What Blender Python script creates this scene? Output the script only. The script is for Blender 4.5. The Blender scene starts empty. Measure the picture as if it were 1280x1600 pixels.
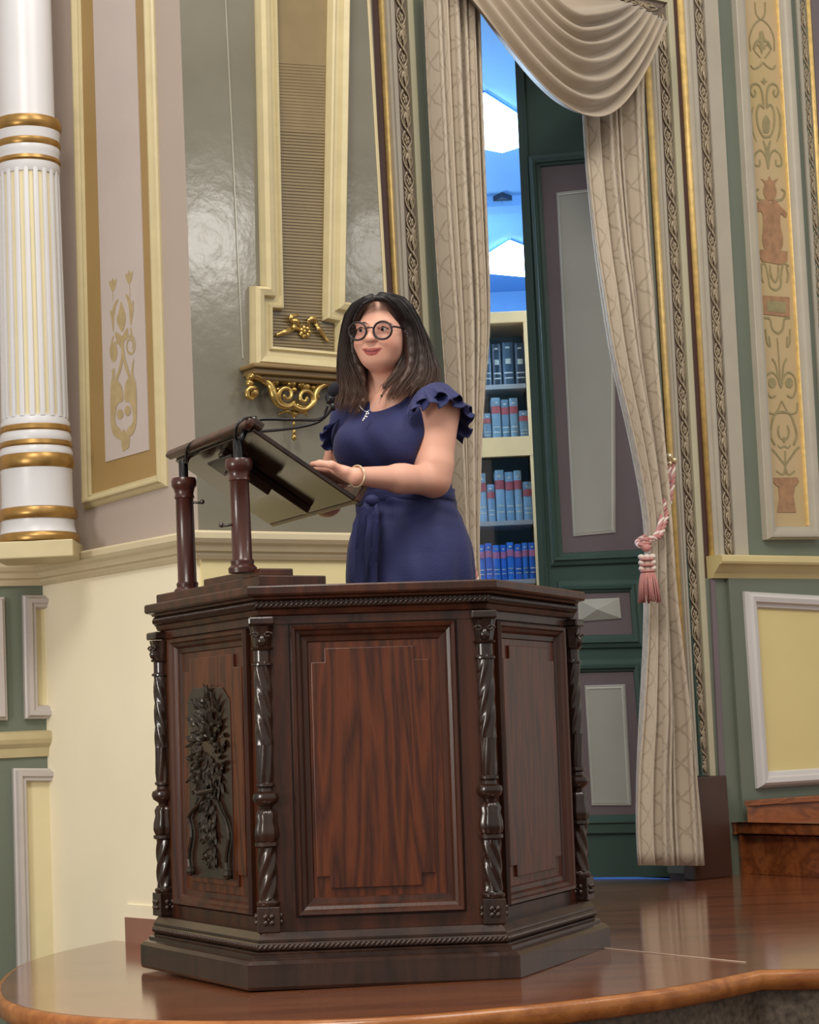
import bpy, math, random
import numpy as np
from mathutils import Vector, Matrix
random.seed(7); np.random.seed(7)
SC = bpy.context.scene; COL = SC.collection
PI = math.pi
# ---------------------------------------------------------------- camera
F, PITCH, ROLL, HCAM = 3295.5, 0.1034, 0.0463, 0.6218
CP = Vector((0, 0, HCAM))
FWD = Vector((0, math.cos(PITCH), math.sin(PITCH)))
UP0 = Vector((0, -math.sin(PITCH), math.cos(PITCH)))
RT = Vector((1, 0, 0)) * math.cos(ROLL) - UP0 * math.sin(ROLL)
UPV = Vector((1, 0, 0)) * math.sin(ROLL) + UP0 * math.cos(ROLL)
cam = bpy.data.cameras.new('camera'); camo = bpy.data.objects.new('camera', cam); COL.objects.link(camo)
m = Matrix.Identity(4)
for i in range(3):
    m[i][0] = RT[i]; m[i][1] = UPV[i]; m[i][2] = -FWD[i]; m[i][3] = CP[i]
camo.matrix_world = m
cam.sensor_fit = 'HORIZONTAL'; cam.sensor_width = 36; cam.lens = 36 * F / 1280; cam.clip_end = 100
SC.camera = camo
SC.view_settings.view_transform = 'Standard'; SC.view_settings.look = 'None'
SC.view_settings.gamma = 1; SC.view_settings.use_curve_mapping = False; SC.view_settings.exposure = 0.0
# ---------------------------------------------------------------- light
def lin(c):
    return tuple((x / 12.92 if x <= .04045 else ((x + .055) / 1.055) ** 2.4) for x in [v / 255 for v in c])
W = bpy.data.worlds.new('world'); SC.world = W; W.use_nodes = True
W.node_tree.nodes['Background'].inputs[0].default_value = (1.0, .95, .88, 1)
W.node_tree.nodes['Background'].inputs[1].default_value = 0.50
def area(name, loc, target, size, power, col, sy=None):
    l = bpy.data.lights.new(name, 'AREA'); l.energy = power; l.color = col; l.size = size
    if sy: l.shape = 'RECTANGLE'; l.size_y = sy
    o = bpy.data.objects.new(name, l); COL.objects.link(o); o.location = loc
    o.rotation_euler = (Vector(target) - Vector(loc)).to_track_quat('-Z', 'Y').to_euler(); return o
area('hall_chandelier_light', (-1.2, 1.8, 5.2), (0, 6.5, .8), 1.6, 160, (1, .94, .85))
area('hall_ceiling_light', (2.2, 3.6, 5.6), (.6, 7.6, .8), 2.0, 125, (1, .95, .87))
area('stage_ceiling_light', (-.6, 5.9, 5.0), (-.5, 6.1, 0), 1.2, 40, (1, .95, .88))
area('left_wall_fill', (-2.7, 3.4, 1.1), (-1.35, 6.9, .4), .7, 44, (1, .96, .88))  # added fill without a visible source, brightens the lower left wall
def point_light(name, loc, power, col, r=.25):
    l = bpy.data.lights.new(name, 'POINT'); l.energy = power; l.color = col; l.shadow_soft_size = r
    o = bpy.data.objects.new(name, l); COL.objects.link(o); o.location = loc
point_light('library_fill_a', (-.6, 9.7, 2.5), 105, (.60, .82, 1)); point_light('library_fill_b', (.1, 12.6, 2.9), 60, (.60, .82, 1)); point_light('library_fill_c', (1.3, 10.2, 2.6), 40, (.60, .82, 1))  # unseen cool fills added to brighten the library and its ceiling
# ---------------------------------------------------------------- helpers
def ray(px, py): return FWD + RT * ((px - 640) / F) + UPV * ((800 - py) / F)
def atZ(px, py, Z): return CP + ray(px, py) * Z           # depth along view axis
def onz(px, py, z=0.): r = ray(px, py); return CP + r * ((z - CP.z) / r.z)
def ony(px, py, y): r = ray(px, py); return CP + r * ((y - CP.y) / r.y)
def horizon(px): return 1141 - .0463 * (px - 640)
class Plane:                                              # vertical wall plane, normal to the camera side
    def __init__(s, a, b):
        s.o = Vector((a.x, a.y, 0)); d = Vector((b.x - a.x, b.y - a.y, 0)); s.len = d.length; s.t = d.normalized()
        s.n = Vector((s.t.y, -s.t.x, 0))
    def uv(s, px, py, off=0.):
        r = ray(px, py); o = s.o + s.n * off
        k = (o - CP).dot(s.n) / r.dot(s.n); p = CP + r * k
        return ((p - s.o).dot(s.t), p.z)
    def pt(s, u, z, off=0.): p = s.o + s.t * u + s.n * off; return Vector((p.x, p.y, z))
    def px(s, px, py, off=0.): return s.pt(*s.uv(px, py, off), off)
def hz(px, Z): return atZ(px, horizon(px), Z)
MATS = {}
def mat(name, rgb, rough=.6, metal=0., vary=.06, scale=6., bump=.0, bscale=40., coat=0., emit=None, es=1., sheen=0., stretch=(1, 1, 1), rgb2=None, rnd=0., spec=.5):
    if name in MATS: return MATS[name]
    M = bpy.data.materials.new(name); M.use_nodes = True; nt = M.node_tree; N = nt.nodes; L = nt.links
    b = N['Principled BSDF']; c = lin(rgb); b.inputs['Roughness'].default_value = rough; b.inputs['Metallic'].default_value = metal
    b.inputs['Coat Weight'].default_value = coat; b.inputs['Sheen Weight'].default_value = sheen; b.inputs['Specular IOR Level'].default_value = spec
    b.inputs['Base Color'].default_value = (*c, 1)
    tc = N.new('ShaderNodeTexCoord'); mp = N.new('ShaderNodeMapping'); mp.inputs['Scale'].default_value = stretch
    L.new(tc.outputs['Object'], mp.inputs[0])
    if vary or rgb2:
        no = N.new('ShaderNodeTexNoise'); no.inputs['Scale'].default_value = scale; no.inputs['Detail'].default_value = 5
        L.new(mp.outputs[0], no.inputs['Vector'])
        cr = N.new('ShaderNodeValToRGB'); e = cr.color_ramp.elements; e[0].position = .32; e[1].position = .68
        c2 = lin(rgb2) if rgb2 else tuple(min(1, x * (1 + vary)) for x in c)
        e[0].color = (*(c if rgb2 else tuple(x * (1 - vary) for x in c)), 1); e[1].color = (*c2, 1)
        L.new(no.outputs[0], cr.inputs[0]); out = cr.outputs[0]
        if rnd:
            oi = N.new('ShaderNodeObjectInfo'); hv = N.new('ShaderNodeHueSaturation'); mr = N.new('ShaderNodeMapRange')
            mr.inputs['To Min'].default_value = 1 - rnd; mr.inputs['To Max'].default_value = 1 + rnd
            L.new(oi.outputs['Random'], mr.inputs[0]); L.new(mr.outputs[0], hv.inputs['Value']); L.new(out, hv.inputs['Color']); out = hv.outputs[0]
        L.new(out, b.inputs['Base Color'])
    if bump:
        nb = N.new('ShaderNodeTexNoise'); nb.inputs['Scale'].default_value = bscale; nb.inputs['Detail'].default_value = 4
        L.new(mp.outputs[0], nb.inputs['Vector'])
        bp = N.new('ShaderNodeBump'); bp.inputs['Strength'].default_value = bump; bp.inputs['Distance'].default_value = .01
        L.new(nb.outputs[0], bp.inputs['Height']); L.new(bp.outputs[0], b.inputs['Normal'])
    if emit:
        b.inputs['Emission Color'].default_value = (*lin(emit), 1); b.inputs['Emission Strength'].default_value = es
    MATS[name] = M; return M
class MB:
    def __init__(s): s.v = []; s.f = []
    def add(s, v, f):
        o = len(s.v); s.v += [tuple(x) for x in v]; s.f += [tuple(i + o for i in q) for q in f]; return s
    def box(s, c, d, M=None, bev=0.):
        x, y, z = d[0] / 2, d[1] / 2, d[2] / 2
        vs = [Vector((a * x, b * y, e * z)) for a in (-1, 1) for b in (-1, 1) for e in (-1, 1)]
        if M is not None: vs = [M @ v for v in vs]
        s.add([v + Vector(c) for v in vs], [(0, 1, 3, 2), (4, 6, 7, 5), (0, 4, 5, 1), (2, 3, 7, 6), (0, 2, 6, 4), (1, 5, 7, 3)]); return s
    def prism(s, ring, d):                                 # ring of points extruded by vector d
        n = len(ring); d = Vector(d)
        s.add(list(ring) + [Vector(p) + d for p in ring], [tuple(range(n))[::-1], tuple(range(n, 2 * n))] + [(i, (i + 1) % n, n + (i + 1) % n, n + i) for i in range(n)]); return s
    def loft(s, rings, cap=True, close=True):
        n = len(rings[0]); f = []
        for k in range(len(rings) - 1):
            for i in range(n if close else n - 1):
                j = (i + 1) % n; f.append((k * n + i, k * n + j, (k + 1) * n + j, (k + 1) * n + i))
        if cap: f += [tuple(range(n))[::-1], tuple((len(rings) - 1) * n + i for i in range(n))]
        s.add([p for r in rings for p in r], f); return s
    def tube(s, path, r, n=8, cap=True):
        P = [Vector(p) for p in path]; rr = r if hasattr(r, '__len__') else [r] * len(P); rings = []; up = None
        for i, p in enumerate(P):
            t = (P[min(i + 1, len(P) - 1)] - P[max(i - 1, 0)]).normalized()
            if up is None: up = t.orthogonal().normalized()
            up = (up - t * up.dot(t)); up = up.normalized() if up.length > 1e-6 else t.orthogonal().normalized()
            b = t.cross(up)
            rings.append([p + (up * math.cos(a) + b * math.sin(a)) * rr[i] for a in [2 * PI * k / n for k in range(n)]])
        return s.loft(rings, cap)
    def lathe(s, prof, c, n=32, M=None, fn=None):          # prof [(r,z)]
        rings = []
        for (r, z) in prof:
            ring = []
            for k in range(n):
                a = 2 * PI * k / n; q = fn(r, a, z) if fn else r
                v = Vector((q * math.cos(a), q * math.sin(a), z)); ring.append((M @ v if M is not None else v) + Vector(c))
            rings.append(ring)
        return s.loft(rings)
    def ball(s, c, r, n=12, sc=(1, 1, 1), M=None):
        pr = [(max(1e-4, r * math.sin(PI * k / (n // 2))), -r * math.cos(PI * k / (n // 2))) for k in range(n // 2 + 1)]
        rings = []
        for (q, z) in pr:
            rings.append([(M @ Vector((q * math.cos(a) * sc[0], q * math.sin(a) * sc[1], z * sc[2])) if M is not None else Vector((q * math.cos(a) * sc[0], q * math.sin(a) * sc[1], z * sc[2]))) + Vector(c) for a in [2 * PI * k / n for k in range(n)]])
        return s.loft(rings)
    def build(s, name, m, parent=None, smooth=False, bevel=0., label=None):
        me = bpy.data.meshes.new(name); me.from_pydata(s.v, [], s.f); me.update()
        return link(name, me, m, parent, smooth, bevel, label)
def link(name, me, m, parent=None, smooth=False, bevel=0., label=None):
    if m is not None and len(me.materials) == 0: me.materials.append(m)
    if smooth:
        me.polygons.foreach_set('use_smooth', [True] * len(me.polygons))
        if smooth == 'auto': me.set_sharp_from_angle(angle=.7)
    o = bpy.data.objects.new(name, me); COL.objects.link(o)
    if parent is not None:
        o.parent = parent; o.matrix_parent_inverse = Matrix.Translation(-parent.location)
    if bevel:
        b = o.modifiers.new('bevel', 'BEVEL'); b.width = bevel; b.segments = 2; b.limit_method = 'ANGLE'
    if label: o['label'] = label
    return o
def thing(name, loc, label=None, cat=None, group=None, kind=None):
    o = bpy.data.objects.new(name, None); COL.objects.link(o); o.location = Vector(loc); o.empty_display_size = .05
    return tag(o, label, cat, group, kind)
def tag(o, label=None, cat=None, group=None, kind=None):
    for k, v in (('label', label), ('category', cat), ('group', group), ('kind', kind)):
        if v: o[k] = v
    return o
def fixn(o):
    import bmesh
    b = bmesh.new(); b.from_mesh(o.data); bmesh.ops.recalc_face_normals(b, faces=b.faces); b.to_mesh(o.data); b.free(); return o
def lerp(a, b, t): return a + (b - a) * t
def lx(a, y):                                              # x of a leaning edge a=(x0,y0,x1,y1) at pixel row y
    return a[0] + (a[2] - a[0]) * (y - a[1]) / (a[3] - a[1])
TOP = -240
def strip(pl, L, R, prof, y0, y1, name, m, parent, off=0., smooth=False, label=None):
    """moulding running down a wall between two near-upright edges; prof = [(u 0..1, depth)]"""
    mb = MB(); rings = []
    for y in (y0, y1):
        a = pl.uv(lx(L, y), y); b = pl.uv(lx(R, y), y)
        ring = [pl.pt(a[0], a[1], off - .002)] + [pl.pt(lerp(a[0], b[0], u), lerp(a[1], b[1], u), off + d) for u, d in prof] + [pl.pt(b[0], b[1], off - .002)]
        rings.append(ring)
    mb.loft(rings); return fixn(mb.build(name, m, parent, smooth, 0, label))
def frame(pl, pts, prof, name, m, parent, closed=True, off=0., side=1):
    """mitred moulding along a path on a wall; pts pixels, prof [(w outward, depth)]"""
    P = [Vector(pl.uv(*p, off)) for p in pts]; n = len(P); nm = []
    for i in range(n):
        pv = P[(i - 1) % n] if (closed or i > 0) else None; nx = P[(i + 1) % n] if (closed or i < n - 1) else None
        d1 = (P[i] - pv).normalized() if pv is not None else (nx - P[i]).normalized()
        d2 = (nx - P[i]).normalized() if nx is not None else d1
        n1 = Vector((-d1.y, d1.x)); n2 = Vector((-d2.y, d2.x)); b = (n1 + n2).normalized(); nm.append(b / max(.25, b.dot(n1)) * side)
    rings = []
    pr = [(prof[0][0], -.002)] + list(prof) + [(prof[-1][0], -.002)]
    for i in range(n):
        rings.append([pl.pt(P[i].x + nm[i].x * w, P[i].y + nm[i].y * w, off + d) for w, d in pr])
    if closed: rings.append(rings[0])
    mb = MB(); mb.loft(rings, cap=not closed); return fixn(mb.build(name, m, parent))
def panel(pl, pts, name, m, parent, off=0., th=.006):
    P = [pl.px(*p, off) for p in pts]; mb = MB(); mb.prism(P, pl.n * th); return fixn(mb.build(name, m, parent))
def hrun(pts, prof, name, m, parent, smooth=False, kind=None):   # pts: ground plan points (x,y) ; prof [(out,z)] closed section; out = toward right-hand side of travel
    n = len(pts); P = [Vector((p[0], p[1])) for p in pts]; rings = []
    for i in range(n):
        d1 = (P[i] - P[i - 1]).normalized() if i else (P[1] - P[0]).normalized(); d2 = (P[i + 1] - P[i]).normalized() if i < n - 1 else d1
        n1 = Vector((d1.y, -d1.x)); n2 = Vector((d2.y, -d2.x)); b = (n1 + n2).normalized(); b = b / max(.3, b.dot(n1))
        rings.append([(P[i].x + b.x * o, P[i].y + b.y * o, z) for o, z in prof])
    mb = MB(); mb.loft(rings); return fixn(mb.build(name, m, parent, smooth))
def spline(pts, k=8, closed=False):
    P = [Vector(p) for p in pts]; n = len(P); out = []
    for i in range(n if closed else n - 1):
        if closed: p0, p1, p2, p3 = P[(i - 1) % n], P[i], P[(i + 1) % n], P[(i + 2) % n]
        else: p0, p1, p2, p3 = P[max(i - 1, 0)], P[i], P[i + 1], P[min(i + 2, n - 1)]
        for j in range(k):
            t = j / k; out.append(.5 * ((2 * p1) + (p2 - p0) * t + (2 * p0 - 5 * p1 + 4 * p2 - p3) * t * t + (3 * p1 - p0 - 3 * p2 + p3) * t ** 3))
    if not closed: out.append(P[-1])
    return out
# ---------------------------------------------------------------- materials
mauve = mat('mauve_wall_paint', (174, 160, 150), .45, vary=.03, scale=2, bump=.05, bscale=8)
creamw = mat('cream_wall_paint', (246, 236, 208), .6, vary=.03, scale=2.5, bump=.04, bscale=10)
gloss = mat('grey_green_gloss_paint', (110, 106, 92), .17, vary=.05, scale=3, bump=.13, bscale=13, rgb2=(120, 116, 103))
mcream = mat('cream_moulding_paint', (192, 178, 138), .4, vary=.05, scale=14, bump=.05)
ochre = mat('ochre_panel_paint', (156, 128, 80), .4, vary=.06, scale=4)
tan = mat('ribbed_tan_paint', (126, 108, 74), .35, vary=.08, scale=8)
greyp = mat('pale_grey_trim_paint', (176, 168, 152), .4, vary=.04, scale=10)
lilac = mat('lilac_grey_trim_paint', (190, 182, 178), .4, vary=.03, scale=10)
green = mat('sage_green_paint', (108, 116, 102), .45, vary=.05, scale=3, bump=.04)
dgreen = mat('door_green_paint', (62, 84, 76), .32, vary=.06, scale=4, bump=.03)
purple = mat('purple_grey_paint', (112, 100, 104), .35, vary=.05, scale=4)
maroon = mat('maroon_recess_paint', (72, 46, 42), .4, vary=.05)
gold = mat('gilt', (222, 188, 116), .42, metal=.2, vary=.16, scale=30, bump=.1)
goldb = mat('bright_gilding', (186, 156, 92), .26, metal=.8, vary=.2, scale=25, bump=.1)
cgold = mat('column_gilding', (160, 124, 68), .34, metal=.6, vary=.2, scale=20)
friezeb = mat('frieze_ground', (112, 98, 86), .6, vary=.1, scale=20)
friezem = mat('worn_silver_gilt_relief', (178, 164, 140), .38, metal=.25, vary=.0, scale=20, bump=.2, rgb2=(140, 122, 96))
white = mat('white_column_paint', (204, 204, 207), .35, vary=.02)
flute = mat('cream_flute_paint', (212, 200, 162), .4, vary=.02)
yellow = mat('pale_yellow_panel_paint', (222, 204, 142), .5, vary=.03, scale=3)
pinkw = mat('rose_brown_skirting', (150, 108, 92), .4, vary=.08)
def woodmat(name, c1, c2, rough, coat, sc=(3, 3, .35), scale=6, rnd=0., ring=12., spec=.5, bump=.08):
    M = bpy.data.materials.new(name); M.use_nodes = True; nt = M.node_tree; N = nt.nodes; L = nt.links; b = N['Principled BSDF']
    b.inputs['Roughness'].default_value = rough; b.inputs['Coat Weight'].default_value = coat; b.inputs['Coat Roughness'].default_value = .12; b.inputs['Specular IOR Level'].default_value = spec
    tc = N.new('ShaderNodeTexCoord'); mp = N.new('ShaderNodeMapping'); mp.inputs['Scale'].default_value = sc; L.new(tc.outputs['Object'], mp.inputs[0])
    oi = N.new('ShaderNodeObjectInfo')
    n1 = N.new('ShaderNodeTexNoise'); n1.inputs['Scale'].default_value = scale * .35; n1.inputs['Detail'].default_value = 3; n1.inputs['Distortion'].default_value = .4
    n1.noise_dimensions = '4D'; L.new(oi.outputs['Random'], n1.inputs['W']) if rnd else None
    L.new(mp.outputs[0], n1.inputs['Vector'])
    mu = N.new('ShaderNodeMath'); mu.operation = 'MULTIPLY'; mu.inputs[1].default_value = ring; L.new(n1.outputs[0], mu.inputs[0])
    fr = N.new('ShaderNodeMath'); fr.operation = 'PINGPONG'; fr.inputs[1].default_value = 1.; L.new(mu.outputs[0], fr.inputs[0])
    n2 = N.new('ShaderNodeTexNoise'); n2.inputs['Scale'].default_value = scale * 9; n2.inputs['Detail'].default_value = 4; L.new(mp.outputs[0], n2.inputs['Vector'])
    ad = N.new('ShaderNodeMath'); ad.operation = 'MULTIPLY_ADD'; ad.inputs[1].default_value = .55; L.new(fr.outputs[0], ad.inputs[0]); 
    m2 = N.new('ShaderNodeMath'); m2.operation = 'MULTIPLY'; m2.inputs[1].default_value = .6; L.new(n2.outputs[0], m2.inputs[0]); L.new(m2.outputs[0], ad.inputs[2])
    cr = N.new('ShaderNodeValToRGB'); e = cr.color_ramp.elements; e[0].position = .2; e[0].color = (*lin(c1), 1); e[1].position = .85; e[1].color = (*lin(c2), 1); L.new(ad.outputs[0], cr.inputs[0])
    out = cr.outputs[0]
    if rnd:
        hv = N.new('ShaderNodeHueSaturation'); mr = N.new('ShaderNodeMapRange'); mr.inputs['To Min'].default_value = 1 - rnd; mr.inputs['To Max'].default_value = 1 + rnd
        L.new(oi.outputs['Random'], mr.inputs[0]); L.new(mr.outputs[0], hv.inputs['Value']); L.new(out, hv.inputs['Color']); out = hv.outputs[0]
    L.new(out, b.inputs['Base Color'])
    bp = N.new('ShaderNodeBump'); bp.inputs['Strength'].default_value = bump; bp.inputs['Distance'].default_value = .004; L.new(n2.outputs[0], bp.inputs['Height']); L.new(bp.outputs[0], b.inputs['Normal'])
    MATS[name] = M; return M
oak = woodmat('polished_dark_oak', (40, 19, 10), (74, 36, 18), .34, .08, spec=.5)
oakp = woodmat('oak_panel_figure', (48, 20, 9), (96, 46, 20), .30, .08, sc=(4.5, 4.5, .42), ring=26, scale=5)
oakd = woodmat('carved_dark_oak', (30, 17, 11), (54, 33, 23), .26, .35)
floorw = woodmat('varnished_stage_boards', (96, 52, 34), (134, 80, 52), .13, .5, sc=(.6, 4, 4), scale=4, rnd=.07, ring=6, bump=.02)
nosew = woodmat('worn_orange_nosing', (140, 80, 34), (176, 112, 56), .3, .3, sc=(1, 4, 4))
stepw = woodmat('step_wood', (100, 52, 24), (148, 84, 42), .25, .3, sc=(.6, 4, 4))
bookw = mat('library_oak', (206, 164, 112), .4, vary=.08, scale=5)
blackp = mat('black_plastic', (16, 16, 20), .35, vary=0)
# ---------------------------------------------------------------- wall planes
pA0, pAB, pBC, pC1 = hz(-1500, 5.9), hz(77, 7.14), hz(322, 6.38), hz(633, 6.80)
PA, PB, PC = Plane(pA0, pAB), Plane(pAB, pBC), Plane(pBC, pC1)
def ZD(x): return 8.30 / (1 - 2.5e-4 * (x - 1090))
pD0, pD1 = hz(560, ZD(560)), hz(1500, ZD(1500))
PD = Plane(pD0, pD1); PD.len += 3.2
# lamp across the hall whose reflection shows on the glossy wall
_g = PC.px(322, 375); _i = (_g - CP).normalized(); _r = _i - PC.n * 2 * _i.dot(PC.n)
area('hall_wall_lamp', _g + _r * 4.2, _g, .34, 9, (1, .96, .9))
_g = PC.px(590, 395); _i = (_g - CP).normalized(); _r = _i - PC.n * 2 * _i.dot(PC.n)
area('hall_wall_lamp', _g + _r * 5.0, _g, .26, 5, (1, .96, .9))
# ================================================================= SETTING
def wallbox(pl, u0, u1, z0, z1, name, m, off=0., th=.12, parent=None, kind='structure'):
    mb = MB(); mb.prism([pl.pt(u0, z0, off - th), pl.pt(u1, z0, off - th), pl.pt(u1, z1, off - th), pl.pt(u0, z1, off - th)], pl.n * th)
    o = fixn(mb.build(name, m, parent))
    if kind: o['kind'] = kind
    return o
ZT = 5.4
zr = PB.uv(206, 851)[1]                                    # top of dado rail
wa = wallbox(PA, 0, PA.len + .1, -.7, ZT, 'wall_left', mauve)
wb = wallbox(PB, 0, PB.len, -.7, ZT, 'wall_back_left', mauve)
wc = wallbox(PC, 0, PC.len, -.7, ZT, 'wall_back', gloss)
# return behind wall_back's right edge
mb = MB(); e0 = PC.pt(PC.len, 0); e1 = Vector((e0.x * 1.14 - .05, 7.75, 0))
mb.prism([e0 + Vector((0, 0, -.7)), e1 + Vector((0, 0, -.7)), e1 + Vector((-.12, 0, -.7)), e0 + Vector((-.12, .03, -.7))], (0, 0, ZT + .7))
fixn(mb.build('trim_1', maroon))['kind'] = 'structure'
# wall with the doorway: left pier, right pier, lintel
uO0 = PD.uv(655, 700)[0]; uO1 = PD.uv(1041, 700)[0]
zO = PD.uv(960, 20)[1]
wd = wallbox(PD, 0, uO0, -.7, ZT, 'wall_right', maroon)
wallbox(PD, uO1, PD.len, -.7, ZT, 'wall_right_pier', maroon)
wallbox(PD, uO0, uO1, zO, ZT, 'wall_right_lintel', maroon)
# dado faces (cream below the rail)
fixn(MB().prism([PB.pt(.0, -.7, 0), PB.pt(PB.len, -.7, 0), PB.pt(PB.len, zr - .03, 0), PB.pt(.0, zr - .03, 0)], PB.n * .012).build('dado_face', creamw, wb))
fixn(MB().prism([PC.pt(.0, -.7, 0), PC.pt(PC.len, -.7, 0), PC.pt(PC.len, zr - .03, 0), PC.pt(.0, zr - .03, 0)], PC.n * .012).build('dado_face', mat('warm_dado_paint', (226, 212, 160), .5, vary=.03), wc))
# dado rail over the three left walls
zb = zr - .085
railc = mat('beige_rail_paint', (206, 192, 160), .4, vary=.04, scale=10)
prof = [(0, zb), (.022, zb), (.03, zb + .012), (.03, zb + .02), (.042, zb + .024), (.05, zb + .04), (.06, zb + .048), (.068, zb + .06), (.068, zr - .008), (.055, zr), (0, zr)]
rl = hrun([(pA0.x, pA0.y), (pAB.x, pAB.y), (pBC.x, pBC.y), (pC1.x, pC1.y)], prof, 'trim_2', railc, None); rl['kind'] = 'structure'
# skirting on the stage
a = PB.px(206, 1464); hb = .078
ubb = PB.uv(206, 1464)[0]
bb = MB(); bb.prism([PB.pt(ubb, 0, .012), PB.pt(PB.len, 0, .012), PB.pt(PB.len, hb, .012), PB.pt(ubb, hb, .012)], PB.n * .012); bb.prism([PC.pt(0, 0, .012), PC.pt(PC.len, 0, .012), PC.pt(PC.len, hb, .012), PC.pt(0, hb, .012)], PC.n * .012)
bo = fixn(bb.build('baseboard_left', pinkw)); bo['kind'] = 'structure'
cap = MB(); cap.prism([PB.pt(ubb, hb, .01), PB.pt(PB.len, hb, .01), PB.pt(PB.len, hb + .04, .01), PB.pt(ubb, hb + .04, .01)], PB.n * .009); fixn(cap.build('cap_moulding', creamw, bo))
# ---- stage floor
edge = [(206, 1464), (150, 1475), (92, 1488), (46, 1503), (20, 1518), (4, 1536), (2, 1550), (14, 1564), (60, 1578), (140, 1588), (260, 1594), (400, 1594), (520, 1592), (640, 1586), (760, 1576), (880, 1564), (1036, 1544), (1120, 1529), (1185, 1515), (1400, 1512)]
E3 = spline([onz(*p) for p in edge[:-2]], 4)[:-1] + [onz(*p) for p in edge[-2:]]
far = [Vector((4.2, 9.4, 0)), PD.pt(PD.len, 0, -.1), PD.pt(uO1, 0, -.1), PD.pt(uO1, 0, -.75), PD.pt(uO0, 0, -.75), PD.pt(uO0, 0, -.1), PD.pt(0, 0, -.1), PC.pt(PC.len, 0, -.05), PC.pt(0, 0, -.05), PB.pt(ubb, 0, -.05)]
far = [Vector((p.x, p.y, 0)) for p in far]
ring = [Vector((p.x, p.y, 0)) for p in E3] + far
import bmesh
def clipstrip(ring, n, d0, d1, z0, z1):
    b = bmesh.new(); vs = [b.verts.new((p.x, p.y, z1)) for p in ring]; b.faces.new(vs); bmesh.ops.triangulate(b, faces=b.faces[:])
    for d, s in ((d0, -1), (d1, 1)):
        bmesh.ops.bisect_plane(b, geom=b.verts[:] + b.edges[:] + b.faces[:], plane_co=n * d, plane_no=n * s, clear_outer=True)
    if not b.faces: b.free(); return None
    r = bmesh.ops.extrude_face_region(b, geom=b.faces[:])
    bmesh.ops.translate(b, verts=[g for g in r['geom'] if isinstance(g, bmesh.types.BMVert)], vec=(0, 0, z0 - z1))
    bmesh.ops.recalc_face_normals(b, faces=b.faces[:])
    me = bpy.data.meshes.new('plank'); b.to_mesh(me); b.free(); return me
fl = fixn(MB().prism([p + Vector((0, 0, -.05)) for p in ring], (0, 0, .044)).build('floor', stepw)); fl['kind'] = 'structure'
nb = Vector((.06, 1, 0)).normalized(); d = 3.9; k = 0
while d < 9.8:
    w = .118; me = clipstrip(ring, nb, d, d + w - .0003, -.008, 0)
    if me and len(me.polygons): link('plank', me, floorw, fl)
    d += w; k += 1
# brass joint strip in the boards
q0, q1 = onz(935, 1481), onz(1165, 1504); dv = (q1 - q0); nn = Vector((-dv.y, dv.x, 0)).normalized() * .003
MB().prism([q0 - nn + Vector((0, 0, .0006)), q1 - nn + Vector((0, 0, .0006)), q1 + nn + Vector((0, 0, .0006)), q0 + nn + Vector((0, 0, .0006))], (0, 0, .0012)).build('joint_strip', mat('pale_joint', (214, 190, 170), .3), fl)
# nosing and riser of the stage edge
pe = [(p.x, p.y) for p in E3]
hrun(pe, [(-.03, -.05), (.008, -.05), (.016, -.044), (.018, -.014), (.012, -.003), (.002, -.0004), (-.03, -.0095)], 'nosing', nosew, fl, True)
rf = hrun(pe, [(-.12, -.62), (-.012, -.62), (-.012, -.052), (-.12, -.052)], 'riser', mat('speckled_granite_riser', (72, 64, 56), .4, vary=0, scale=60, rgb2=(118, 106, 92)), fl)
hf = MB().box((0, 4, -.65), (14, 14, .06)).build('floor_hall', mat('hall_carpet', (90, 60, 50), .8)); hf['kind'] = 'structure'
# ---- left dado pilaster panels (wall_left)
fixn(MB().prism([PA.pt(0, -.7, 0), PA.pt(PA.len, -.7, 0), PA.pt(PA.len, zb, 0), PA.pt(0, zb, 0)], PA.n * .01).build('dado_face', green, wa))
sect = [(0, .012), (.006, .03), (.016, .03), (.02, .038), (.034, .038), (.04, .024), (.046, .02)]
def dadopanel(pl, inner, m1, m2, parent, off=.01, sec=sect):
    frame(pl, inner, sec, 'panel_moulding', m1, parent, True, off, 1); panel(pl, inner, 'panel_field', m2, parent, off, .006)
palec = mat('pale_cream_panel_paint', (226, 214, 172), .5, vary=.03)
dadopanel(PA, [(-130, 955), (-16, 955), (-12, 1104), (-126, 1104)], lilac, palec, wa)
dadopanel(PA, [(55, 952), (210, 952), (214, 1102), (58, 1102)], lilac, palec, wa)
dadopanel(PA, [(40, 1222), (230, 1222), (240, 1640), (50, 1640)], lilac, palec, wa)
z1 = PA.uv(20, 1143)[1]; z0 = PA.uv(20, 1184)[1]
hrun([(pA0.x, pA0.y), (pAB.x + PA.t.x * .05, pAB.y + PA.t.y * .05)], [(0, z0), (.02, z0), (.026, z0 + .03), (.04, z0 + .045), (.046, z0 + .06), (.046, z1 - .006), (.03, z1), (0, z1)], 'mid_rail', mcream, wa)
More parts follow.
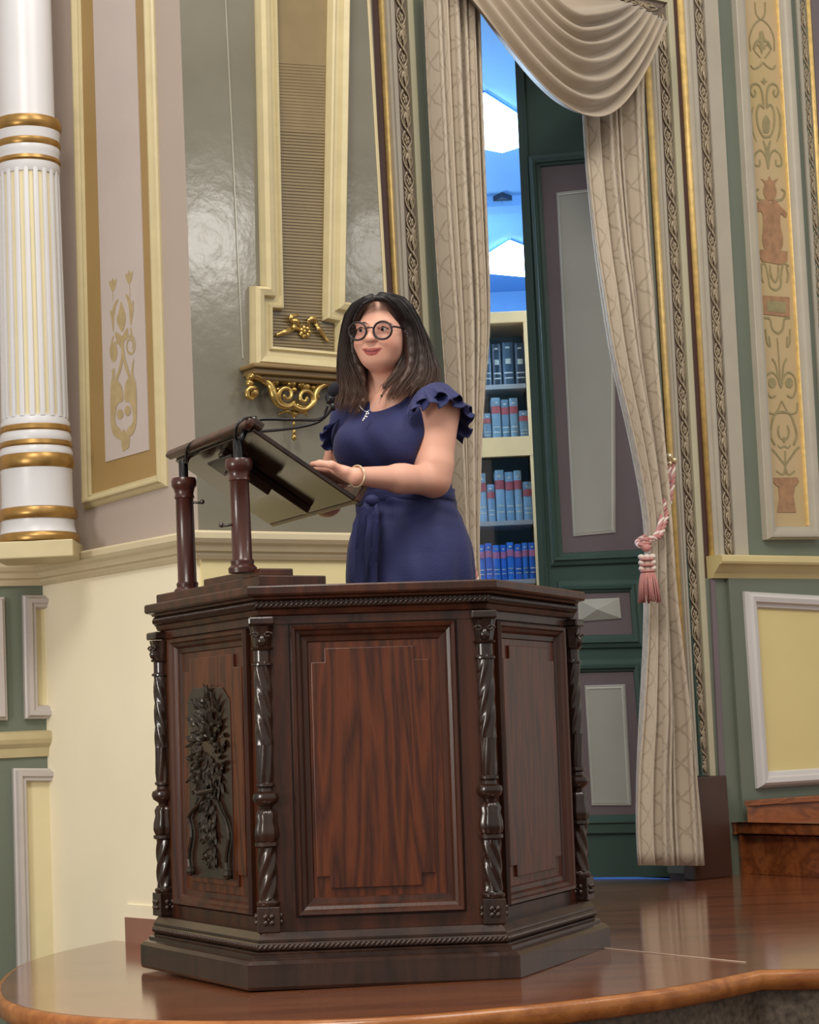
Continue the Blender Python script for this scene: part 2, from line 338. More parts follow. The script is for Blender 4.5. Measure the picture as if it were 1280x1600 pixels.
# ---- tall mauve panel with ochre band (wall_back_left)
inn = [(144, TOP), (226, TOP), (250, 742), (144 + .0 + 4, 772)]
inn = [(lx((128, 0, 145, 772), TOP), TOP), (lx((230, 0, 251, 741), TOP), TOP), (251, 741), (145, 772)]
frame(PB, inn, [(0, .004), (.003, .014), (.010, .014), (.013, .022), (.021, .028), (.027, .028), (.032, .016), (.040, .012), (.045, .006)], 'panel_moulding', mcream, wb, True, 0., 1)
panel(PB, inn, 'ochre_field', ochre, wb, 0, .004)
lil = [(lx((146, 0, 166, 722), TOP), TOP), (lx((212, 0, 234, 703), TOP), TOP), (234, 703), (166, 722)]
panel(PB, lil, 'inner_field', mat('pale_lilac_paint', (188, 176, 170), .4, vary=.03), wb, .004, .003)
# stencil ornament on it
def ribbon(pl, pts, w, mb, off, k=6, taper=False):
    global _lay; _lay = (_lay + 1) % 40; off += _lay * .00004; w = w * 1.15
    P = spline([Vector((p[0], p[1], 0)) for p in pts], k); Q = [Vector(pl.uv(p.x, p.y)) for p in P]; n = len(Q)
    wm = w * ZREF / F; top = []; bot = []
    for i in range(n):
        t = (Q[min(i + 1, n - 1)] - Q[max(i - 1, 0)]); t = t.normalized() if t.length > 0 else Vector((1, 0)); h = wm / 2 * (math.sin(PI * (i + .6) / (n + .2)) ** .7 if taper else 1)
        top.append(Q[i] + Vector((-t.y, t.x)) * h); bot.append(Q[i] - Vector((-t.y, t.x)) * h)
    v = [pl.pt(p.x, p.y, off) for p in top + bot]; mb.add(v, [(i, i + 1, n + i + 1, n + i) for i in range(n - 1)])
_lay = 0
def blob(pl, pts, mb, off, k=4):
    global _lay; _lay = (_lay + 1) % 40; off += _lay * .00004
    P = spline([Vector((p[0], p[1], 0)) for p in pts], k, True) if k else [Vector((p[0], p[1], 0)) for p in pts]
    mb.add([pl.pt(*pl.uv(p.x, p.y), off) for p in P], [tuple(range(len(P)))])
def ell(cx, cy, rx, ry, n=16): return [(cx + rx * math.cos(2 * PI * i / n), cy + ry * math.sin(2 * PI * i / n)) for i in range(n)]
ZREF = 6.8
def Z(x, y): return (140 + x / 4.71, 400 + y / 4.71)       # coordinates read off a magnified crop
st = MB(); O = .0074
for s, cx, cy in ((-1, 185, 205), (1, 305, 150)):
    blob(PB, [Z(cx - 28, cy - 20), Z(cx - 20, cy + 25), Z(cx, cy + 60), Z(cx + 20, cy + 25), Z(cx + 30, cy - 40), Z(cx + 12, cy - 20), Z(cx, cy - 45), Z(cx - 12, cy - 15)], st, O, 3)
ribbon(PB, [Z(185, 255), Z(186, 330)], 1.6, st, O); ribbon(PB, [Z(307, 205), Z(314, 300)], 1.6, st, O)
for pts, w in (([Z(225, 320), Z(196, 380), Z(186, 460), Z(190, 560)], 8), ([Z(165, 400), Z(182, 450), Z(190, 540)], 6), ([Z(280, 285), Z(306, 330), Z(318, 420), Z(318, 510)], 8), ([Z(335, 330), Z(328, 420), Z(318, 500)], 6)): ribbon(PB, pts, w, st, O, taper=True)
blob(PB, [Z(245, 335), Z(262, 380), Z(282, 460), Z(256, 560), Z(215, 480), Z(235, 390)], st, O)
blob(PB, [Z(205, 560), Z(240, 580), Z(256, 590), Z(290, 530), Z(300, 570), Z(282, 620), Z(230, 640), Z(206, 600)], st, O)
blob(PB, ell(*Z(192, 710), 6, 15), st, O, 0); 
ribbon(PB, [Z(190, 590), Z(175, 650), Z(165, 710)], 4, st, O); ribbon(PB, [Z(195, 645), Z(230, 640), Z(262, 700)], 4, st, O)
sc = [Z(315 + 34 * math.cos(a) * (1 - a / 16), 660 + 66 * math.sin(a) * (1 - a / 16)) for a in np.linspace(-2.2, 7, 22)]; ribbon(PB, sc, 3.2, st, O, 2)
ribbon(PB, [Z(318, 530), Z(322, 580), Z(310, 600)], 4, st, O)
for sg in (-1, 1): ribbon(PB, [Z(258, 620), Z(260 + sg * 2, 720), Z(264 + sg * 22, 820), Z(266 + sg * 60, 930), Z(268 + sg * 86, 1000)], 6.5, st, O); 
ribbon(PB, [Z(185, 835), Z(192, 870), Z(182, 950), Z(180, 1010)], 7, st, O); ribbon(PB, [Z(340, 760), Z(330, 850), Z(345, 950)], 5, st, O, taper=True)
blob(PB, [Z(172, 950), Z(215, 920), Z(250, 960), Z(262, 1060), Z(222, 1090), Z(205, 1170), Z(210, 1240), Z(250, 1290), Z(248, 1350), Z(195, 1320), Z(172, 1230)], st, O)
blob(PB, [Z(355, 930), Z(315, 900), Z(280, 940), Z(272, 1060), Z(312, 1080), Z(334, 1160), Z(330, 1230), Z(290, 1280), Z(296, 1330), Z(340, 1300), Z(362, 1200)], st, O)
blob(PB, ell(*Z(240, 1165), 5, 8), st, O, 0); blob(PB, ell(*Z(296, 1140), 5, 8), st, O, 0)
blob(PB, [Z(248, 1300), Z(266, 1275), Z(286, 1300), Z(312, 1340), Z(306, 1410), Z(262, 1440), Z(250, 1400)], st, O, 0)
so = st.build('stencil_ornament', mat('stencil_ochre', (172, 152, 112), .5, vary=.1, scale=30), wb)
# painted line / batten on the gloss wall
strip(PC, (351, 0, 378, 560), (353, 0, 380, 560), [(0, .003), (1, .003)], TOP, 560, 'bead', mat('pale_line', (150, 146, 132), .2), wc)
strip(PC, (573.5, 0, 600, 460), (578, 0, 604.5, 460), [(0, .002), (.3, .003), (1, .002)], TOP, 828, 'edge_bead', mcream, wc)
# ---- door surround on wall_right
sur = thing('trim_3', PD.px(1060, 1300), kind='structure')
def S(x0, x1, y1=1210): return (x0, 0, x1, y1)
flat = lambda d: [(0, d), (1, d)]
bead = [(0, .3), (.15, .75), (.35, 1), (.65, 1), (.85, .75), (1, .3)]
def bd(d): return [(u, v * d) for u, v in bead]
fl3 = lambda d: [(0, d * .4), (.12, d), (.3, d), (.34, d * .6), (.5, d * .55), (.55, d * .85), (.8, d * .9), (.85, d * .5), (1, d * .5)]
YT = 10
# right leg (edges: x at row 0, x at row 1210)
R = dict(g0=(1001, 1071), g1=(1008.5, 1079), f0=(1021.5, 1089.5), f1=(1038, 1105), c1=(1049, 1116))
def edge_(k, D=R, y=1210): return (D[k][0], 0, D[k][1], y)
strip(PD, (990, 0, 1062, 1210), edge_('g0'), [(0, -.10), (1, -.10)], YT, 1365, 'jamb_face', green, sur, 0)
strip(PD, edge_('g0'), edge_('g1'), bd(.016), 40, 1212, 'gilt_bead', gold, sur, smooth=True)
strip(PD, edge_('g1'), edge_('f0'), fl3(.018), 36, 1212, 'reeded_band', greyp, sur)
strip(PD, edge_('f0'), edge_('f1'), flat(.006), 12, 1212, 'scroll_ground', friezeb, sur)
strip(PD, edge_('f1'), edge_('c1'), [(0, .018), (.3, .020), (.7, .020), (1, .012)], TOP, 1212, 'outer_band', mat('pale_sage_trim', (182, 176, 148), .4, vary=.04), sur)
# left leg
Lf = dict(g0=(590.5, 645), g1=(597, 651), f0=(613.5, 667), f1=(632, 686), c1=(643.5, 697), k=(668, 722))
strip(PD, edge_('g0', Lf, 1100), edge_('g1', Lf, 1100), bd(.016), TOP, 1330, 'gilt_bead', gold, sur, smooth=True)
strip(PD, edge_('g1', Lf, 1100), edge_('f0', Lf, 1100), fl3(.018), TOP, 1330, 'reeded_band', greyp, sur)
strip(PD, edge_('f0', Lf, 1100), edge_('f1', Lf, 1100), flat(.006), TOP, 1330, 'scroll_ground', friezeb, sur)
strip(PD, edge_('f1', Lf, 1100), edge_('c1', Lf, 1100), [(0, .018), (.7, .02), (1, .012)], TOP, 1330, 'outer_band', MATS['pale_sage_trim'], sur)
strip(PD, edge_('c1', Lf, 1100), edge_('k', Lf, 1100), [(0, .004), (.45, .004), (.5, .001), (1, .001)], TOP, 1330, 'jamb_face', mat('grey_green_jamb', (132, 136, 120), .4, vary=.04), sur)
# head of the surround, sloping in perspective
def hband(yl, yr, prof, name, m):                         # lower & upper pixel lines given at x=560 and at x=1025
    mb = MB(); rings = []
    for (xa, ya), (xb, yb) in zip(yl, yr):
        a = Vector(PD.uv(xa, ya)); b = Vector(PD.uv(xb, yb))
        rings.append([PD.pt(a.x, a.y, -.002)] + [PD.pt(*(a.lerp(b, u)), d) for u, d in prof] + [PD.pt(b.x, b.y, -.002)])
    mb.loft(rings); return fixn(mb.build(name, m, sur))
hband([(640, -44), (1003.5, 39)], [(640, -66), (1017, 27)], fl3(.018), 'reeded_band', greyp)
hband([(640, -66), (1022, 27)], [(640, -84), (1039, 5)], flat(.006), 'scroll_ground', friezeb)
hband([(640, -84), (1038, 6)], [(640, -98), (1048, -6)], flat(.020), 'outer_band', MATS['pale_sage_trim'])
# maroon gap, gilt bead & pilaster to the right
G = dict(m1=(1057.5, 1108), g1=(1066, 1113.5), f0=(1081, 1130), f1=(1096.5, 1145), c1=(1117.5, 1166), e1=(1133, 1183))
ed = lambda k: (G[k][0], 0, G[k][1], 868)
strip(PD, ed('m1'), ed('g1'), bd(.016), TOP, 872, 'gilt_bead', gold, sur, smooth=True)
strip(PD, ed('g1'), ed('f0'), fl3(.018), TOP, 872, 'reeded_band', greyp, sur)
strip(PD, ed('f0'), ed('f1'), flat(.006), TOP, 872, 'scroll_ground', friezeb, sur)
strip(PD, ed('f1'), ed('c1'), [(0, .016), (1, .016)], TOP, 872, 'flat_band', MATS['pale_grey_trim_paint'], sur)
wp = wallbox(PD, PD.uv(1166, 868)[0], PD.uv(1400, 868)[0], PD.uv(1166, 868)[1], ZT, 'trim_4', green, .008, .008)
# painted panel frame
fr_in = [(lx((1157, 0, 1205, 822), TOP), TOP), (lx((1211, 0, 1258.5, 822), TOP), TOP), (1259, 823), (1205, 823)]
frame(PD, fr_in, [(0, .012), (.005, .03), (.016, .034), (.022, .044), (.036, .048), (.046, .048), (.052, .03), (.055, .028)], 'panel_moulding', greyp, wp, True, 0.008, 1)
strip(PD, (1208.5, 0, 1256, 822), (1212, 0, 1259.5, 822), bd(.016), TOP, 822, 'gilt_bead', gold, wp, .012)
strip(PD, (1156, 0, 1204.5, 822), (1158, 0, 1206.5, 822), bd(.012), TOP, 822, 'gilt_bead', gold, wp, .012)
panel(PD, fr_in, 'painted_field', mat('painted_panel_ground', (188, 166, 116), .35, vary=0, scale=3, rgb2=(196, 170, 132)), wp, .008, .006)
# far right strips
strip(PD, (1240, 0, 1290, 850), (1245, 0, 1295, 850), flat(.016), TOP, 872, 'flat_band', greyp, wp)
strip(PD, (1245, 0, 1295, 850), (1257, 0, 1307, 850), flat(.006), TOP, 872, 'scroll_ground', friezeb, wp)
strip(PD, (1257, 0, 1307, 850), (1264, 0, 1314, 850), bd(.016), TOP, 872, 'gilt_bead', gold, wp, smooth=True)
strip(PD, (1264, 0, 1314, 850), (1420, 0, 1470, 850), flat(.012), TOP, 872, 'flat_band', purple, wp)
# dado right
zt = PD.uv(1200, 871)[1]; zbt = PD.uv(1200, 905)[1]
uR = PD.uv(1104, 880)[0]
g = PD.pt(uR, 0); g2 = PD.pt(PD.len, 0)
h = zt - zbt
rr = hrun([(PD.pt(uR, 0, -.02).x, PD.pt(uR, 0, -.02).y), (g.x, g.y), (g2.x, g2.y)][1:], [(0, zbt), (.03, zbt), (.04, zbt + h * .2), (.05, zbt + h * .3), (.07, zbt + h * .55), (.085, zbt + h * .6), (.09, zbt + h * .7), (.09, zt - .006), (.08, zt), (0, zt)], 'trim_5', mat('pale_yellow_rail', (212, 196, 142), .4, vary=.04), None); rr['kind'] = 'structure'
dd = wallbox(PD, PD.uv(1116, 1200)[0], PD.len, -.1, zbt, 'trim_6', green, .012, .012)
wallbox(PD, PD.uv(1136, 1000)[0], PD.len, 0, zbt, 'pilaster_face', green, .03, .02, dd, None)
dadopanel(PD, [(1180, 951), (1400, 962), (1400, 1193), (1197, 1205)], mat('white_dado_moulding', (206, 202, 200), .4, vary=.02), yellow, dd, .03, [(0, .006), (.006, .018), (.02, .022), (.026, .034), (.045, .038), (.055, .03), (.066, .012)])
# wooden plinth block under the surround
P0 = [PD.px(1062, 1213), PD.px(1116, 1213), PD.px(1124, 1366), PD.px(1066, 1372)]
P0 = [PD.pt(PD.uv(1060, 1213)[0], PD.uv(1100, 1213)[1]), PD.pt(PD.uv(1119, 1213)[0], PD.uv(1100, 1213)[1]), PD.pt(PD.uv(1119, 1213)[0], 0), PD.pt(PD.uv(1060, 1213)[0], 0)]
fixn(MB().prism(P0, PD.n * .06).build('plinth_block', mat('dark_plinth_wood', (70, 46, 36), .35, vary=.1, scale=8), sur, bevel=.004))
strip(PD, (1119, 1213, 1126, 1366), (1128, 1213, 1136, 1366), flat(.02), 905, 1366, 'flat_band', purple, sur)
# steps to the right
stp = thing('steps', onz(1200, 1368), 'short flight of varnished wooden steps against the green dado on the right', 'steps')
a0, a1 = onz(1136, 1363), onz(1420, 1380); zs1 = .205; a0.y -= .05; U2 = PD.uv(1440, 1200)[0]
bk0, bk1 = PD.pt(PD.uv(1136, 1200)[0], 0, .055), PD.pt(U2, 0, .055)
MB().prism([a0 + Vector((.01, .01, .001)), a1 + Vector((0, .01, .001)), bk1, Vector((bk0.x, bk0.y + .02, 0))], (0, 0, zs1 - .05)).build('riser', stepw, stp)
MB().prism([a0 + Vector((-.02, -.03, zs1 - .045)), a1 + Vector((0, -.03, zs1 - .045)), bk1 + Vector((0, 0, zs1 - .045)), Vector((bk0.x - .02, bk0.y + .02, zs1 - .045))], (0, 0, .045)).build('tread', stepw, stp, bevel=.012)
b0, b1 = onz(1157, 1277, zs1), onz(1420, 1272, zs1)
b0 = PD.pt(PD.uv(1157, 1277)[0], zs1, .07); b1 = PD.pt(U2, zs1, .32)
MB().prism([b0, b1, bk1 + Vector((0, 0, zs1)), bk0 + Vector((.03, 0, zs1))], (0, 0, .06)).build('riser', stepw, stp)
MB().prism([b0 + Vector((-.01, -.012, .06)), b1 + Vector((0, -.012, .06)), bk1 + Vector((0, 0, zs1 + .06)), bk0 + Vector((.02, 0, zs1 + .06))], (0, 0, .024)).build('tread', stepw, stp, bevel=.006)
# ---- carved running scroll, one object per repeat
def scroll_mesh():
    mb = MB()
    for s in (-1, 1):
        mb.tube([(s * .36 * math.sin(2 * PI * t), .1 + .06 * math.cos(2 * PI * t) * s, t - .5) for t in np.linspace(0, 1, 17)], .055, 5)
    # bold leaf scroll in the lower oval
    mb.tube([(.05 + .2 * math.cos(a) * (1 - .1 * a), .2, -.24 + .11 * math.sin(a) * (1 - .08 * a)) for a in np.linspace(-1.2, 4.4, 12)], [.03 + .012 * i for i in range(12)], 6)
    mb.ball((-.02, .16, -.25), .1, 8, (1, 1, .8)); mb.ball((-.16, .12, -.05), .12, 6, (1.2, .8, .5)); mb.ball((.14, .12, -.42), .1, 6, (1.3, .8, .5))
    for k in range(5):
        a = k * 2 * PI / 5; mb.ball((.14 * math.cos(a), .1, .25 + .075 * math.sin(a)), .1, 6, (1, .8, .5))
    mb.ball((0, .16, .25), .07, 6)
    for s in (-1, 1):
        mb.tube([(s * .1, .05, 0), (s * .3, .1, .03), (s * .42, .08, .1)], [.06, .05, .01], 5); mb.tube([(s * .1, .05, 0), (s * .3, .1, -.03), (s * .42, .08, -.1)], [.06, .05, .01], 5)
    me = bpy.data.meshes.new('scroll_motif'); me.from_pydata(mb.v, [], mb.f); me.materials.append(friezem)
    me.polygons.foreach_set('use_smooth', [True] * len(me.polygons)); return me
SM = scroll_mesh()
def scrolls(pl, L, R, y0, y1, pitch, parent, off=.006):
    y = y0
    while y < y1:
        ya, yb = y, min(y + pitch, y1)
        A = (Vector(pl.uv(lx(L, ya), ya)) + Vector(pl.uv(lx(R, ya), ya))) / 2; B = (Vector(pl.uv(lx(L, yb), yb)) + Vector(pl.uv(lx(R, yb), yb))) / 2
        wd_ = (Vector(pl.uv(lx(R, ya), ya)) - Vector(pl.uv(lx(L, ya), ya))).length
        put_scroll(pl, A, B, wd_, parent, off); y += pitch
def put_scroll(pl, A, B, wd_, parent, off):
    o = bpy.data.objects.new('scroll_motif', SM); COL.objects.link(o)
    c = pl.pt(*((A + B) / 2), off); zd = pl.pt(*A) - pl.pt(*B); ln = zd.length; zd.normalize(); xd = (zd.cross(pl.n)).normalized() * -1; 
    m = Matrix.Identity(4)
    for i in range(3): m[i][0] = xd[i] * wd_; m[i][1] = pl.n[i] * wd_ * .8; m[i][2] = zd[i] * ln; m[i][3] = c[i]
    o.parent = parent; o.matrix_parent_inverse = Matrix.Translation(-parent.location); o.matrix_basis = m
scrolls(PD, edge_('f0'), edge_('f1'), 26, 1210, 57.5, sur)
scrolls(PD, edge_('f0', Lf, 1100), edge_('f1', Lf, 1100), -180, 960, 64, sur)
scrolls(PD, ed('f0'), ed('f1'), -160, 868, 58, sur)
scrolls(PD, (1245, 0, 1295, 850), (1257, 0, 1307, 850), -160, 600, 52, wp)
for i in range(7):
    xa, xb = 1024 - i * 48, 1024 - (i + 1) * 48
    f = lambda x: Vector(PD.uv(x, 14 + (x - 1022) * .238))
    put_scroll(PD, f(xb), f(xa), .042, sur, .006)
# ================================================================= COLUMN
ZC = 6.86
cb = atZ(60, 876, ZC); pm = F / ZC
def cz(y): return atZ(52, y, ZC).z
cc = Vector((atZ(58, 800, ZC).x, cb.y, 0)); cc = Vector((atZ(59, 800, ZC).x, atZ(59, 800, ZC).y, 0))
col = thing('fluted_column', (cc.x, cc.y, cz(876)), 'white engaged column with cream flutes and gilded rings at the left edge', 'column')
def rp(p): return p / pm
MB().box((cc.x, cc.y, (cz(851) + cz(878)) / 2), (rp(124), rp(124), cz(851) - cz(878)), Matrix.Rotation(.02, 3, 'Z')).build('plinth', mcream, col, bevel=.004)
def seg(ys, name, m, fn=None, n=48):
    fixn(MB().lathe([(rp(r), cz(y)) for r, y in ys], cc, n, None, fn).build(name, m, col, 'auto'))
seg([(60, 851), (64, 849), (65, 844), (63, 838), (60, 836)], 'gilt_ring', cgold)
seg([(60, 838), (58, 832), (56, 822), (57, 814)], 'base_moulding', white)
seg([(58, 815), (61, 812), (62, 805), (60, 798), (57, 796)], 'gilt_ring', cgold)
seg([(56, 797), (55, 780), (55, 740), (56, 734)], 'base_drum', white)
seg([(56, 735), (59, 730), (59, 718), (56, 712)], 'gilt_ring', cgold)
seg([(56, 714), (57, 708), (54, 700)], 'base_moulding', white)
seg([(54, 701), (57, 698), (56, 692), (54, 691)], 'gilt_ring', cgold)
seg([(54, 692), (56, 686), (53, 676)], 'base_moulding', white)
seg([(53, 677), (55.5, 674), (55, 668), (53, 666)], 'gilt_ring', cgold)
seg([(53, 668), (54, 662), (51, 655), (51, 652)], 'base_moulding', white)
NF = 20
# fluted shaft: white fillets and cream channels are separate pieces
seg([(47.5, 656), (45, 246)], 'shaft_core', flute)
for k in range(NF):
    a = 2 * PI * k / NF + .1; mb = MB(); rings = []
    for y, r in ((654, 51.5), (645, 51.5), (262, 48.5), (250, 48.5)):
        ring = []
        for da, dr in ((-.085, -5), (-.075, 0), (-.03, .4), (.03, .4), (.075, 0), (.085, -5)):
            ring.append((cc.x + rp(r + dr) * math.cos(a + da), cc.y + rp(r + dr) * math.sin(a + da), cz(y)))
        rings.append(ring)
    mb.loft(rings); fixn(mb.build('fillet', white, col))
seg([(47, 262), (50, 254), (50, 246), (48, 244)], 'neck_moulding', white)
seg([(49, 245), (52, 242), (51, 237), (49, 236)], 'gilt_ring', cgold)
seg([(49, 237), (50, 228), (51, 224), (50, 218)], 'neck_moulding', white)
seg([(50, 219), (52.5, 215), (52, 209), (50, 207)], 'gilt_ring', cgold)
seg([(50, 208), (51, 200), (52, 192)], 'neck_moulding', white)
seg([(50, 193), (54, 189), (55, 180), (52, 172), (46, 170)], 'gilt_ring', cgold)
seg([(45, 172), (44, 160), (43, -400)], 'upper_shaft', white)
# ================================================================= CARTOUCHE on wall_back
cart = thing('wall_cartouche', PC.px(460, 560), 'tall cream moulded cartouche with ribbed tan field on the glossy grey wall', 'wall panel')
path = [(423, TOP), (438.5, 487), (421, 486), (421.5, 541), (521.5, 550), (522, 506), (502, 502), (515, TOP)]
k_ = 6.55 / F
frame(PC, path, [(0, .004), (.006, .03), (.014, .032), (.018, .022), (.036, .024), (.042, .040), (.060, .046), (.070, .034), (.074, .01)], 'cartouche_frame', mcream, cart, False, 0, -1)
# ribbed field
mb = MB(); y = TOP
panel(PC, [(423, TOP), (515, TOP), (502, 508), (522, 508), (522, 551), (421, 542), (421, 488), (438, 488)], 'field_back', tan, cart, 0, .003)
y = 96.; n = 0
while y < 545:
    hgt = 2.6; xl = lx((427, 0, 438.5, 487), y) if y < 487 else 421.5; xr = lx((510, 0, 502, 502), y) if y < 503 else 521.5
    s = .06
    ring = []
    for xx, yy in ((xl, y), (xr, y + s * (xr - xl)), (xr, y + s * (xr - xl) + hgt), (xl, y + hgt)):
        if yy > 549: yy = 549
        ring.append(PC.px(xx, yy, .003))
    mb.prism(ring, PC.n * (.003 if y > 200 else .0015)); y += 4.6 + (n % 3) * .25; n += 1
rb = fixn(mb.build('rib', tan, cart)); rb['kind'] = 'stuff'
# ledge below
lz = [(368, 586), (385, 572), (572, 590), (580, 606)]
u0, z0_ = PC.uv(384, 573); u1, z1_ = PC.uv(566, 588)
hl = MB(); zl = PC.uv(384, 575)[1]
for (du, dz0, dz1, dp) in ((0, -.012, .002, .09), (.012, -.03, -.012, .075), (.03, -.045, -.03, .055)):
    hl.prism([PC.pt(u0 - .024 + du, zl + dz0, 0), PC.pt(u1 + .02 - du, zl + dz0, 0), PC.pt(u1 + .02 - du, zl + dz1, 0), PC.pt(u0 - .024 + du, zl + dz1, 0)], PC.n * dp)
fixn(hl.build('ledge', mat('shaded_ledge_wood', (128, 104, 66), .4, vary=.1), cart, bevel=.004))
# gilt carved bracket ornament
gb = MB()
def C(x, y, o=.03): return PC.px(360 + x / 5.925, 430 + y / 5.925, o)
def tubec(pts, r, mb, n=7): mb.tube(spline([C(*p) for p in pts], 5), r if not isinstance(r, list) else list(np.interp(np.linspace(0, 1, (len(pts) - 1) * 5 + 1), np.linspace(0, 1, len(r)), r)), n)
gb.ball(C(205, 1090, .035), .021, 14, (1, 1, .9)); gb.ball(C(180, 1000, .035), .014, 12)
tubec([(250, 1060, .03), (215, 1040, .055), (160, 1070, .05), (165, 1130, .05), (215, 1145, .05)], [.006, .008, .009, .008, .005], gb)
tubec([(160, 960, .03), (220, 930, .05), (300, 970, .04), (370, 1020, .045), (400, 1110, .05), (440, 1190, .05), (520, 1220, .05), (590, 1190, .05)], [.010, .014, .012, .014, .014, .011, .009, .006], gb)
tubec([(980, 990, .03), (900, 1000, .04), (820, 1040, .04), (780, 1110, .045), (770, 1170, .05), (700, 1240, .05), (620, 1230, .05), (585, 1190, .05)], [.008, .011, .012, .012, .012, .011, .009, .006], gb)
for cx, cy, s in ((520, 1110, 1), (690, 1135, -1)):
    sp = [C(cx + s * (95 - 9 * a) * math.cos(a + .6), cy + (105 - 10 * a) * math.sin(a + .6), .045 + .003 * a) for a in np.linspace(0, 9, 34)]
    gb.tube(sp, list(np.linspace(.010, .0055, 34)), 7)
for i, (x, y) in enumerate([(300, 950), (345, 945), (400, 985), (440, 1060), (500, 975), (560, 1000), (610, 975), (650, 1010), (690, 1030), (760, 1040), (815, 1030), (860, 1000), (920, 985), (430, 1130), (780, 1120), (585, 1060)]):
    gb.ball(C(x, y, .035), .010 + .003 * (i % 3), 8, (1.2, .8, 1))
gb.ball(C(585, 1230, .04), .008, 8); gb.ball(C(590, 1280, .03), .011, 8, (1, .8, 1.4))
tubec([(590, 1290, .03), (540, 1260, .03), (490, 1265, .03), (450, 1290, .03)], [.008, .006, .005, .002], gb); tubec([(590, 1290, .03), (640, 1270, .03), (690, 1275, .03), (715, 1310, .03)], [.008, .006, .005, .002], gb)
gb.tube([C(590, 1270), C(590, 1400)], .0035, 6); gb.ball(C(588, 1375, .03), .005, 8, (1, 1, 1.5)); gb.ball(C(590, 1450, .03), .007, 8, (1, 1, 1.4)); gb.ball(C(590, 1500, .03), .0095, 8, (1, 1, 1.1)); gb.tube([C(590, 1420), C(590, 1535)], .003, 6)
fixn(gb.build('gilt_bracket', goldb, cart, True))
rbm = MB()
for a in range(7): t = a * 2 * PI / 7; rbm.ball(C(690 + 38 * math.cos(t), 525 + 38 * math.sin(t), .012), .0085, 8, (1, .7, 1))
rbm.ball(C(690, 520, .02), .007, 8)
def rib_(pts, w):
    P = spline([C(*p) for p in pts], 5); n = len(P); up = []; dn = []
    for i in range(n):
        t = (P[min(i + 1, n - 1)] - P[max(i - 1, 0)]).normalized(); b = t.cross(PC.n).normalized(); ww = w * (.4 + .6 * math.sin(PI * i / (n - 1)))
        up.append(P[i] + b * ww); dn.append(P[i] - b * ww)
    rbm.loft([[u, u + PC.n * .006, d + PC.n * .006, d] for u, d in zip(up, dn)])
rib_([(650, 510, .008), (590, 480, .02), (560, 500, .01), (500, 530, .018), (415, 560, .008)], .009)
rib_([(640, 480, .008), (620, 430, .02), (570, 420, .014), (560, 385, .02), (620, 370, .01)], .008)
rib_([(730, 500, .008), (720, 430, .018), (770, 400, .02), (790, 450, .01), (820, 500, .02), (860, 560, .01), (905, 620, .014)], .008)
fixn(rbm.build('ribbon_flower', goldb, cart, True))
# ================================================================= PAINTED GROTESQUE on right panel
ZREF = 8.5
def Y1(x, y): return (1150 + x / 3.81, y / 3.81)
def Y2(x, y): return (1150 + x / 3.478, 400 + y / 3.478)
gm = MB(); rm = MB(); OF = .0155; OG = .0165
def sym(fn, c, pts, w, mb, taper=False):
    """mirror a ribbon about the leaning centre line c(y)"""
    for s in (-1, 1): ribbon(PD, [fn(c(y) + s * x, y) for x, y in pts], w, mb, OF if mb is gm else OG, 5, taper)
c1 = lambda y: 127 + y * .049 * 1.02; c2 = lambda y: 196 + y * .056
sym(Y1, c1, [(30, 20), (25, 90), (0, 125)], 2.2, gm); sym(Y1, c1, [(5, 120), (45, 160), (72, 230), (70, 310)], 2.2, gm)
sym(Y1, c1, [(0, 375), (22, 400), (55, 415), (75, 395)], 2.4, gm); sym(Y1, c1, [(10, 300), (30, 270), (48, 300), (30, 330), (12, 350)], 2, gm); sym(Y1, c1, [(6, 190), (14, 240), (38, 260), (56, 300)], 4, gm, True)
blob(PD, [Y1(c1(230) + x, y) for x, y in [(0, 190), (14, 240), (0, 330), (-14, 240)]], gm, OF, 3)
blob(PD, [Y1(c1(490) + x, y) for x, y in [(0, 465), (6, 482), (20, 490), (6, 498), (0, 515), (-6, 498), (-20, 490), (-6, 482)]], gm, OF, 0)
sym(Y1, c1, [(10, 640), (14, 560), (34, 510), (68, 510), (84, 545), (68, 580), (52, 560), (60, 540)], 3, gm)
sym(Y1, c1, [(6, 650), (34, 630), (52, 680), (46, 760), (22, 815), (0, 820)], 3.4, gm)
blob(PD, [Y1(c1(760) + x, y) for x, y in [(0, 690), (22, 730), (18, 790), (0, 800), (-18, 790), (-22, 730)]], gm, OF, 3)
sym(Y1, c1, [(70, 640), (85, 700), (82, 780), (60, 850)], 4, gm, True); sym(Y1, c1, [(0, 1010), (12, 940), (40, 900), (76, 930), (80, 985), (50, 990), (48, 955)], 3, gm); sym(Y1, c1, [(0, 1000), (6, 900), (22, 840)], 5, gm, True)
# red-brown figure
cf = lambda y: 188 + (y - 1150) * .05
def B1(pts, mb=rm, k=4, fn=Y1, c=cf, o=OG): blob(PD, [fn(c(y) + x, y) for x, y in pts], mb, o, k)
B1([(-30, 1098), (-52, 1068), (-14, 1082), (0, 1052), (14, 1082), (52, 1068), (30, 1098), (38, 1140), (26, 1185), (0, 1200), (-28, 1185), (-40, 1140)])
sym(Y1, cf, [(30, 1200), (70, 1190), (88, 1150), (66, 1130)], 3.4, gm)
B1([(-22, 1190), (0, 1215), (22, 1190), (50, 1225), (90, 1270), (84, 1300), (56, 1280), (50, 1340), (62, 1430), (46, 1490), (0, 1500), (-46, 1490), (-60, 1430), (-50, 1340), (-54, 1270), (-84, 1260), (-84, 1215), (-50, 1200)])
B1([(-84, 1490), (86, 1500), (80, 1560), (40, 1580), (-70, 1560)], k=0)
